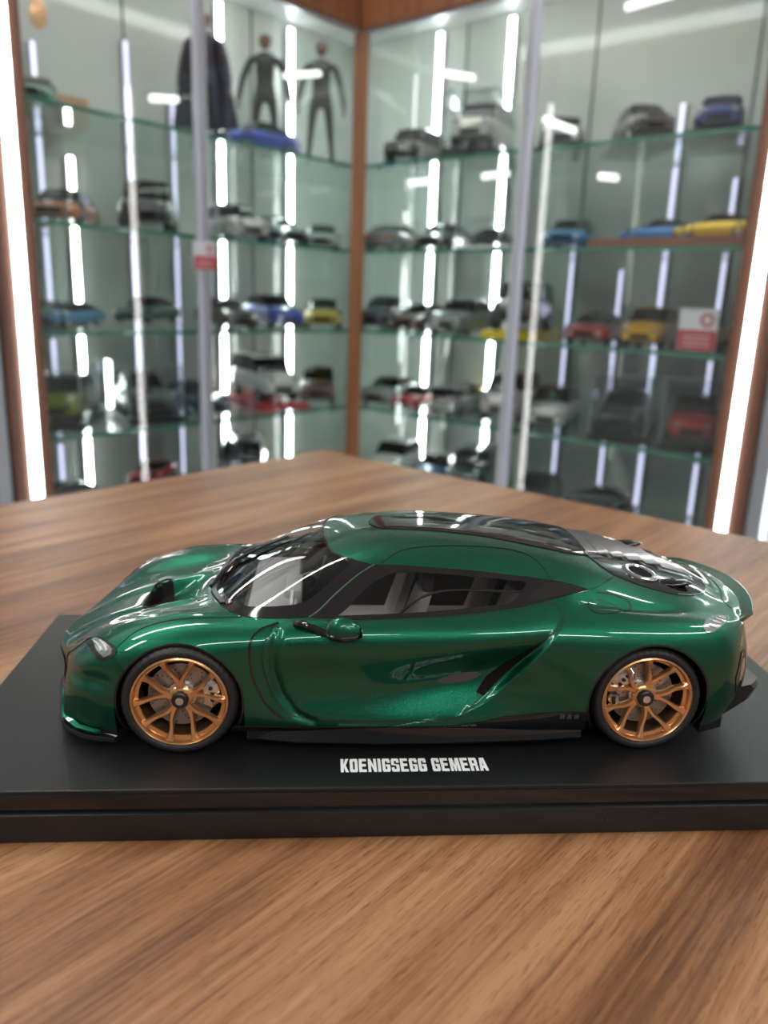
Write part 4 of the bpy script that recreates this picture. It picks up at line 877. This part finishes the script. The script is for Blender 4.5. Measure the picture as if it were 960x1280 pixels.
# glass
patch('windscreen', WIND_GLASS, 0.12, 'wind_glass', thick=0.6, step=1.5)
patch('windscreen_border', WIND_FRIT, 0.28, 'glass_black', hole=WIND_GLASS, thick=0.5)
patch('roof_glass', ROOF_GLASS, 0.3, 'dark_glass')
seam('roof_glass_seal', ROOF_GLASS, 'gap', 0.5, 0.34, closed=True)
for s in (1, -1):
    fa = s < 0
    patch('side_window', SIDE_GLASS, 0.1, 'side_glass', thick=0.5, far=fa)
    patch('window_border', SIDE_FRIT, 0.28, 'glass_black', hole=SIDE_GLASS, far=fa, thick=0.5)
    patch('quarter_window', QUARTER, 0.4, 'dark_glass', far=fa)
    # inner frame bar seen through the side window
    m = MB(); bar = [(10.25, 6.12), (10.5, 6.75), (10.8, 7.1), (11.2, 7.25), (11.8, 7.18), (12.3, 7.05)]
    m.tube([SP(u, v if s > 0 else 22 - v, -1.6) for u, v in smooth_loop(bar, 4, False)], 0.55, 8); m.out('window_bar', 'satin_black', car, True)
    seam('pillar_seam', [(8.69, 6.22), (9.09, 7.12), (9.53, 7.76), (9.88, 8.19)], 'grey_line', 0.25, 0.42, far=fa)
    # door with its handle-less skin
    patch('door', DOOR, 0.14, 'paint', far=fa, step=0.9)
    seam('door_gap', DOOR, 'gap', 0.4, 0.2, far=fa, closed=True, n=3)
    seam('door_roof_gap', [(12.95, 7.55), (12.85, 7.75), (12.74, 8.45), (12.49, 9.08), (11.94, 9.3), (11.02, 9.2), (10.38, 8.9), (10.0, 8.25)], 'gap', 0.28, 0.2, far=fa)
    seam('fender_vent', [(8.1, 5.75), (7.80, 5.2), (7.62, 4.62), (7.55, 3.95), (7.60, 2.77), (7.84, 1.73), (8.2, 1.02)], 'gloss_black', 0.8, 0.25, far=fa)
    seam('tail_gap', [(13.25, 9.45), (13.9, 9.5), (14.12, 9.0), (14.34, 8.44), (13.97, 7.63), (13.7, 7.2)], 'gap', 0.3, 0.34, far=fa)
    seam('bonnet_gap', [(4.65, 4.35), (5.1, 5.15), (5.6, 5.55), (6.2, 5.8), (6.9, 6.1), (7.35, 6.3)], 'gap', 0.22, 0.2, far=fa)
    seam('bumper_gap', [(4.55, 3.9), (4.7, 3.6), (4.86, 3.2)], 'gap', 0.22, 0.2, far=fa)
    seam('rear_bumper_gap', [(15.9, 4.35), (15.5, 4.0), (15.2, 3.8)], 'gap', 0.22, 0.2, far=fa)
    seam('nose_gap', [(1.9, 4.6), (2.3, 5.1), (2.9, 5.3), (3.5, 5.8)], 'gap', 0.22, 0.2, far=fa)
    patch('side_intake', [(11.66, 1.85), (11.92, 2.45), (12.22, 3.15), (12.53, 3.95), (12.36, 3.8), (11.98, 3.1), (11.70, 2.5), (11.54, 1.95)], 0.3, 'mesh_black', far=fa, step=0.8)
    patch('fuel_flap', [(13.57, 6.42), (13.72, 6.66), (14.0, 6.7), (14.28, 6.4), (14.16, 5.92), (13.9, 5.72), (13.67, 5.7), (13.55, 5.95)], 0.35, 'paint', far=fa, step=0.9)
    seam('fuel_flap_gap', [(13.57, 6.42), (13.72, 6.66), (14.0, 6.7), (14.28, 6.4), (14.16, 5.92), (13.9, 5.72), (13.67, 5.7), (13.55, 5.95)], 'gap', 0.35, 0.2, far=fa, closed=True)
    seam('haunch_slot', [(13.8, 7.05), (14.22, 7.1), (14.5, 6.86), (14.52, 6.5), (14.32, 6.0)], 'gap', 0.7, 0.12, far=fa)
    # lamps
    hl = patch('headlamp', HEADL, 0.2, 'satin_black', far=fa, step=0.8)
    patch('lens', LENS, 0.5, 'lamp_silver', far=fa, step=0.6, parent=hl)
    for k, (a, b) in enumerate((((3.95, 5.05), (4.25, 4.3)), ((4.15, 4.95), (4.42, 4.25)))):
        seam('lamp_or_reflection_bar', [a, ((a[0] + b[0]) / 2 + 0.04, (a[1] + b[1]) / 2), b], 'lamp_white', 0.55, 1.0, far=fa, parent=hl)
    seam('lamp_trim', HEADL, 'gap', 0.3, 0.4, far=fa, closed=True, parent=hl)
    tl = patch('tail_lamp', TAILL, 0.45, 'lamp_silver', far=fa, step=0.7)
    for k in range(4):
        t = 0.16 + 0.22 * k; a = (15.9 + (16.62 - 15.9) * t, 4.7 + (6.15 - 4.7) * t); b = (16.1 + 0.75 * t, 4.55 + 1.4 * t)
        seam('lamp_or_reflection_bar', [a, ((a[0] + b[0]) / 2, (a[1] + b[1]) / 2), b], 'lamp_white', 0.8, 0.8, far=fa, parent=tl)
    # script lettering on the door and the small wordmark by the rear wheel
    m = MB()
    for k in range(9):
        P0_ = SP(8.2 + 0.075 * k, (4.3 if s > 0 else 22 - 4.3), 0.4); P1_ = SP(8.26 + 0.075 * k, (4.08 if s > 0 else 22 - 4.08), 0.4); P2_ = SP(8.27 + 0.075 * k, (4.28 if s > 0 else 22 - 4.28), 0.4)
        m.tube([P0_, P1_, P2_], 0.11, 4)
    m.out('script_badge', 'gap', car)

# black engine cover between the rear buttresses
patch('engine_cover', BLACK_PANEL, 0.3, 'glass_black', step=1.3)
patch('rear_window', [(13.95, 11), (13.95, 9.75), (14.25, 9.86), (14.3, 11), (14.25, 12.14), (13.95, 12.25)], 0.5, 'louvre_grey')
LV = [14.2, 14.55, 14.92, 15.35, 15.8]
for a, b in zip(LV[:-1], LV[1:]):
    ea, eb = 9.8 + (a - 14.2) * 0.16, 9.8 + (b - 14.2) * 0.16
    patch('louvre_slat', [(a + 0.05, 11), (a + 0.05, ea), (b - 0.04, eb), (b - 0.04, 11), (b - 0.04, 22 - eb), (a + 0.05, 22 - ea)], 0.6, 'louvre_grey', thick=0.5,
          offfn=lambda U, V, a=a, b=b: 0.5 + 1.1 * (U - a) / (b - a))
patch('engine_window', [(15.86, 11), (15.84, 10.05), (16.4, 10.2), (16.9, 10.6), (17.05, 11), (16.9, 11.4), (16.4, 11.8), (15.84, 11.95)], 0.6, 'louvre_grey')
for s in (1, -1):
    v0 = 9.02 if s > 0 else 22 - 9.02
    c = SP(15.05, v0, 0.2); nn = N(np.array([15.05]), np.array([v0]))[0] * np.array([1, -1, 1])
    nrm = Vector(nn).normalized(); ex = (Vector((1, 0, 0)) - nrm * nrm.x).normalized(); ey = nrm.cross(ex)
    fn = lambda a, b, h: tuple(Vector(c) + ex * a * 1.3 + ey * b * 1.0 + nrm * h)
    ep = MB().lathe([(5.8, -0.8), (5.7, 0.5), (5.0, 0.95), (4.2, 1.0), (3.7, 0.6), (3.5, -0.4), (3.5, -0.8)], 36, fn).out('exhaust_tip', 'polished', car, True)
    MB().lathe([(3.6, 0.42), (3.0, 0.4), (0.05, 0.4)], 28, fn).out('exhaust_bore', 'matte_black', ep)
    e2 = SP(15.75, 8.6 if s > 0 else 22 - 8.6, 0.5)
    MB().sphere(e2, (7.5, 3.2, 1.3), 20, 10).out('engine_cover_bulge', 'gloss_black', car, True)
    seam('deck_seam', [(15.7, 7.7), (16.1, 7.82), (16.58, 8.3), (17.0, 9.25), (17.2, 10.2)], 'polished', 0.35, 0.4, far=s < 0)
seam('deck_edge', [(17.35, 7.0), (17.2, 8.0), (17.42, 9.2), (17.5, 11), (17.42, 12.8), (17.2, 14), (17.35, 15)], 'gap', 0.3, 0.2)
patch('bonnet_vent', SCOOP, 0.2, 'mesh_black', step=0.9)
seam('bonnet_vent_rim', SCOOP, 'gap', 0.35, 0.3, closed=True)
m = MB(); m.tube([SP(u, v, o) for u, v, o in [(6.35, 10.6, 0.8), (6.55, 11.6, 1.4), (6.9, 12.4, 1.6), (7.5, 12.1, 1.4), (8.2, 11.6, 1.2)]], [1.0, 1.2, 0.9, 0.6, 0.4], 8)
m.out('wiper', 'satin_black', car, True)
m = MB(); rings = []
for v in np.linspace(7.6, 14.4, 25):
    u0 = float(np.interp(abs(v - 11), [0, 0.86, 1.7, 2.7, 4.1], [6.43, 6.44, 6.55, 6.72, 7.02])) - 0.02
    rings.append([tuple(SP(u0 - 0.07, v, 0.2)), tuple(SP(u0 - 0.03, v, 0.9)), tuple(SP(u0 + 0.08, v, 0.9)), tuple(SP(u0 + 0.1, v, 0.2))])
m.loft(rings, True, True); m.out('cowl_strip', 'satin_black', car, True)

# door mirrors
for s in (1, -1):
    Y = lambda w: 55 - s * w
    m = MB(); m.sphere((0, 0, 0), (1, 1, 1), 20, 14)
    v = []
    for x, y, z in m.v:
        k = 1 + 0.12 * x; v.append((56.5 + 6.2 * x, Y(55.8 + 3.6 * y * k), 47.6 + (5.0 if z > 0 else 1.2) * z * (1.05 - 0.22 * x if z > 0 else 1)))
    mm = MB(); mm.add(v, m.f); mir = mm.out('door_mirror', 'paint', car, True)
    v = [(56.4 + 6.4 * x, Y(55.8 + 3.8 * y), 46.9 + (0.9 if z > 0 else 2.6) * z) for x, y, z in m.v]
    mm = MB(); mm.add(v, m.f); mm.out('mirror_underside', 'gloss_black', mir, True)
    mm = MB(); mm.tube([(39.5, Y(48.5), 47.3), (42, Y(50.5), 48.3), (46, Y(52.5), 47.6), (51, Y(54.5), 46.2), (56, Y(55.5), 45.6)], [1.2, 1.3, 1.25, 1.1, 0.9], 10); mm.out('mirror_arm', 'gloss_black', mir, True)
    mm = MB(); mm.lathe([(0.05, 0), (2.6, 0), (2.9, -0.5)], 20, lambda a, b, h: (62.4 + h * 0.3, Y(55.8 + a), 47.6 + b * 0.8)); mm.out('mirror_glass', 'polished', mir)

# cabin
m = MB(); m.box((22, 55 - 45, 8.7), (150, 55 + 45, 12)); m.box((18, 55 - 42, 12), (22, 55 + 42, 38)); m.box((148, 55 - 40, 12), (152, 55 + 40, 50))
for s in (1, -1): m.box((24, 55 + s * 46, 12), (128, 55 + s * 47.2, 45))
m.out('cabin_tub', 'interior_dark', car)
m = MB(); m.box((20, 55 - 41, 34), (40, 55 + 41, 43), ch=2.5); m.box((34, 55 - 12, 40), (41, 55 + 8, 46), ch=1.0); m.out('dashboard', 'interior_grey', car, True)
MB().box((37, 55 - 34, 43), (38.2, 55 - 20, 49.5), ch=0.3).out('dashboard_screen', 'card_white', car, True)
for (x, w) in ((68, 20), (68, -20), (104, 20), (104, -20)):
    seat = MB().box((x - 12, 55 - w - 11, 12), (x + 12, 55 - w + 11, 24), ch=2.5)
    o = seat.out('seat', 'interior_grey', car, True)
    m = MB(); rings = []
    for h in np.linspace(0, 1, 7):
        cx = x + 11 + 9 * h; hw = 10.5 - 3.5 * h ** 2; rings.append([(cx + a, 55 - w + b * hw, 22 + 29 * h) for a, b in ((-2.6, -0.8), (-1.4, -1), (2.2, -1), (2.6, -0.7), (2.6, 0.7), (2.2, 1), (-1.4, 1), (-2.6, 0.8))])
    m.loft(rings, True, True); m.out('backrest', 'interior_grey', o, True)
    MB().box((x + 18.5, 55 - w - 6.5, 49.5), (x + 23, 55 - w + 6.5, 59), ch=2.2).out('headrest', 'interior_dark', o, True)
m = MB(); m.lathe([(8.0, -0.7), (8.7, 0), (8.0, 0.7), (7.3, 0)], 28, lambda a, b, h: (47 + h + b * 0.4, 55 + 20 + a, 42 + b * 0.9), closed=True)
m.tube([(47, 67, 42), (47, 83, 42)], 0.8, 6); m.tube([(40, 75, 40), (47, 75, 42)], 1.6, 8); m.out('steering_wheel', 'satin_black', car, True)

# wheels
def wheel(x0, z0, s, rot, cal):
    fn = lambda a, b, h: (x0 + a, 55 - s * (53.6 + h), z0 + b)
    rim = MB().lathe([(16.2, 0.45), (16.75, 0.15), (16.9, -0.8), (16.2, -2.4), (15.9, -13.5), (15.4, -13.5), (15.3, -4.0), (14.3, -3.0), (14.4, -2.4), (15.5, -2.2), (15.7, -0.2)], 72, fn, closed=True).out('wheel', 'gold', car, True)
    prof = [(16.3, -0.9), (16.9, 0.1), (17.8, 0.55), (18.9, 0.35), (19.7, -0.5), (20.15, -1.7), (20.3, -3.4), (20.3, -8), (20.3, -12), (20.0, -13.6), (18.8, -14.6), (16.5, -14.2), (16.0, -7)]
    n = 150; rings = []
    for i, (r, h) in enumerate(prof):
        rings.append([fn((r - (0.28 if (k % 3 == 0 and i in (4, 5, 6, 9)) else 0)) * cos(2 * pi * k / n), (r - (0.28 if (k % 3 == 0 and i in (4, 5, 6, 9)) else 0)) * sin(2 * pi * k / n), h) for k in range(n)])
    rings.append(rings[0]); MB().loft(rings, True, False).out('tyre', 'rubber', rim, True)
    MB().lathe([(0.05, -2.5), (2.6, -2.5), (3.8, -2.7), (4.4, -3.3), (4.4, -5.0)], 40, fn).out('hub', 'gold', rim, True)
    MB().lathe([(3.1, -2.6), (3.0, -1.0), (2.6, -0.7), (0.05, -0.7)], 10, fn).out('centre_lock', 'satin_black', rim, True)
    MB().lathe([(1.5, -0.72), (1.4, -0.45), (0.05, -0.4)], 20, fn).out('centre_cap', 'polished', rim, True)
    for k in range(5):
        A = rot + k * 2 * pi / 5; m = MB()
        for sd in (-1, 1):
            path = []
            for t in np.linspace(0, 1, 9):
                r = 3.6 + 12.0 * t; da = sd * radians(19.5) * (ss(0.0, 0.8, t) * 0.8 + 0.2 * t) + sd * radians(5) * (1 - t) ** 2
                h = -2.7 + 0.7 * ss(0, 0.5, t) + 1.7 * ss(0.5, 1.0, t); wd = 1.08 - 0.34 * sin(pi * min(1, t * 1.02)) + (0.45 if t > 0.93 else 0)
                path.append((r, A + da, h, wd))
            rings = []
            for i, (r, a, h, wd) in enumerate(path):
                c = (r * cos(a), r * sin(a)); j = max(i - 1, 0); k2 = min(i + 1, len(path) - 1)
                d = (path[k2][0] * cos(path[k2][1]) - path[j][0] * cos(path[j][1]), path[k2][0] * sin(path[k2][1]) - path[j][0] * sin(path[j][1])); L = hypot(*d); nx, ny = -d[1] / L, d[0] / L
                q = lambda u, hh: fn(c[0] + nx * u, c[1] + ny * u, hh)
                rings.append([q(-wd, h - 2.4), q(-wd, h - 0.55), q(-wd * 0.6, h), q(wd * 0.6, h), q(wd, h - 0.55), q(wd, h - 2.4)])
            m.loft(rings, True, True)
        m.out('spoke', 'gold', rim, True)
    MB().lathe([(4.5, -6.2), (11.8, -6.2), (11.8, -7.6), (4.5, -7.6)], 56, fn, closed=True).out('brake_disc', 'disc_steel', rim, True)
    MB().lathe([(5.4, -7), (5.2, -4.6), (3.5, -4.2), (0.1, -4.2)], 32, fn).out('disc_bell', 'polished', rim, True)
    m = MB()
    for k in range(12):
        for j, rr_ in enumerate((6.8, 8.2, 9.6, 10.9)):
            a = k * pi / 6 + j * 0.11; cx_, cy_ = rr_ * cos(a), rr_ * sin(a)
            m.add([fn(cx_ + 0.28 * cos(t * pi / 3), cy_ + 0.28 * sin(t * pi / 3), -6.12) for t in range(6)], [list(range(6))])
    tag(m.out('disc_hole', 'matte_black', rim), kind='stuff')
    for ca, half, r0, r1 in cal:
        m = MB(); rings = []
        for t in np.linspace(-half, half, 9):
            a = ca + t; e = 1 - 0.25 * abs(t / half) ** 3
            rings.append([fn(r * cos(a), r * sin(a), h) for r, h in ((r0, -3.6), (r0, -8.5), (r1 * e + r0 * (1 - e), -8.5), (r1 * e + r0 * (1 - e), -4.2), ((r0 + r1) / 2, -3.0))])
        m.loft(rings, True, True); cp = m.out('brake_caliper', 'polished', rim, True)
        m = MB()
        for t in (-0.45, 0, 0.45):
            a = ca + t * half; c = ((r0 + r1) / 2 * cos(a), (r0 + r1) / 2 * sin(a)); m.lathe([(0.75, -3.2), (0.7, -2.7), (0.05, -2.65)], 12, lambda p, q_, h: fn(c[0] + p, c[1] + q_, h))
        m.out('caliper_bolt', 'satin_black', cp, True)
FC = [(radians(8), radians(26), 8.2, 13.8)]; RC = [(radians(142), radians(24), 7.8, 13.6), (radians(188), radians(11), 9.5, 13.4)]
for s in (1, -1):
    rv = lambda L: [(a, h, p, q_) for a, h, p, q_ in L]
    wheel(0, 20.3, s, radians(92), FC)
    wheel(166.7, 20.3, s, radians(72), RC)

# ================================================================== DISPLAY BASE
base = thing('display_plinth', 'long black rectangular plinth with white lettering under the green model car', 'plinth', (85, 55, -18.3))
BX0, BX1, BY0, BY1 = -81.5, 251, -19.4, 129.6
MB().box((BX0, BY0, -2.2), (BX1, BY1, 0), ch=0.5).out('top_plate', 'leatherette', base)
MB().box((BX0 - 0.3, BY0 - 0.3, -8.0), (BX1 + 0.3, BY1 + 0.3, -1.4), ch=0.4).out('rim_band', 'gloss_black', base, True)
MB().box((BX0 - 1.6, BY0 - 1.6, -18.3), (BX1 + 1.6, BY1 + 1.6, -8.0), ch=0.7).out('lower_frame', 'satin_black', base, True)
for x in (147.5,):
    MB().lathe([(0.9, 0), (0.8, 0.25), (0.4, 0.3), (0.05, 0.1)], 16, lambda a, b, h: (x + a, BY0 - 1.6 - h, -12.6 + b)).out('screw', 'gloss_black', base, True)
# lettering: block capitals, one part per letter; strokes on a 0..1 square
G = {'K': [[(0, 0), (.38, 0), (.38, 1), (0, 1)], [(.3, .42), (.62, 1), (1, 1), (.64, .5), (1, 0), (.62, 0), (.38, .38)]],
     'O': 'ring', 'G': 'gee', 'S': 'ess',
     'E': [[(0, 0), (.38, 0), (.38, 1), (0, 1)], [(.3, 0), (.95, 0), (.95, .18), (.3, .18)], [(.3, .82), (.95, .82), (.95, 1), (.3, 1)], [(.3, .42), (.88, .42), (.88, .6), (.3, .6)]],
     'N': [[(0, 0), (.34, 0), (.34, 1), (0, 1)], [(.66, 0), (1, 0), (1, 1), (.66, 1)], [(.3, 1), (.34, .55), (.7, 0), (.66, .45)]],
     'I': [[(.06, 0), (.94, 0), (.94, 1), (.06, 1)]],
     'M': [[(0, 0), (.27, 0), (.27, 1), (0, 1)], [(.73, 0), (1, 0), (1, 1), (.73, 1)], [(.25, 1), (.27, .6), (.42, 0), (.58, 0), (.73, .6), (.75, 1), (.62, 1), (.5, .4), (.38, 1)]],
     'R': [[(0, 0), (.38, 0), (.38, 1), (0, 1)], [(.3, .82), (1, .82), (.9, 1), (.3, 1)], [(.3, .4), (.9, .4), (.95, .56), (.3, .56)], [(.64, .5), (1, .5), (1, .9), (.64, .9)], [(.62, 0), (1, 0), (.98, .46), (.64, .46)]],
     'A': [[(0, 0), (.36, 0), (.48, .72), (.42, 1), (.22, 1)], [(.64, 0), (1, 0), (.78, 1), (.42, 1), (.5, .72)], [(.3, .2), (.7, .2), (.66, .38), (.34, .38)]]}
R_ = [[(0, .1), (.38, .1), (.38, .9), (0, .9)], [(.62, .1), (1, .1), (1, .9), (.62, .9)], [(.1, 0), (.9, 0), (1, .12), (1, .18), (0, .18), (0, .12)], [(0, .82), (1, .82), (1, .88), (.9, 1), (.1, 1), (0, .88)]]
G['O'] = R_
G['G'] = [R_[0], [(.62, .1), (1, .1), (1, .54), (.62, .54)], [(.62, .68), (1, .68), (1, .9), (.62, .9)], R_[2], R_[3], [(.46, .4), (.8, .4), (.8, .54), (.46, .54)]]
G['S'] = [[(0, .55), (.38, .5), (.38, .9), (0, .9)], [(.62, .1), (1, .1), (1, .5), (.62, .52)], R_[2], R_[3], [(0, .62), (0, .52), (1, .42), (1, .52)], [(0, .1), (.36, .1), (.36, .32), (0, .32)], [(.64, .68), (1, .68), (1, .9), (.64, .9)]]
def lettering(text, place, m, parent, gap=0.16, widths={}):
    x = 0.0
    for ch in text:
        if ch == ' ': x += 0.55; continue
        w = {'I': 0.42, 'M': 1.25, 'N': 1.06, 'A': 1.08}.get(ch, 1.0)
        mb = MB()
        for i, pl in enumerate(G[ch]):
            n = len(pl); p0 = [place(x + a * w, b, 0.02 * i) for a, b in pl]; mb.add(p0, [list(range(n))])
            p1 = [place(x + a * w, b, -1) for a, b in pl]; k0 = len(mb.v) - n; mb.add(p1, []); mb.f += [[k0 + j, k0 + (j + 1) % n, k0 + n + (j + 1) % n, k0 + n + j] for j in range(n)]
        mb.out('letter', m, parent); x += w + gap
    return x
TXT = 'KOENIGSEGG GEMERA'
tot = sum(0.55 if c == ' ' else {'I': 0.42, 'M': 1.25, 'N': 1.06, 'A': 1.08}.get(c, 1.0) + 0.16 for c in TXT) - 0.16
k_ = 51.6 / tot
lettering(TXT, lambda a, b, h: (56.0 + a * k_, -10.6 + b * 8.0, 0.12 + 0.02 * h if h >= 0 else -0.05), 'print_white', base)
G['W'] = [[(a, 1 - b) for a, b in pl] for pl in G['M']]
def rp(a, b, h):
    p = SP(12.99 + a * 0.095, 0.93 + b * 0.24, 0.44 if h >= 0 else 0.3); return tuple(p)
lettering('RAW', rp, 'print_grey', car, gap=0.5)
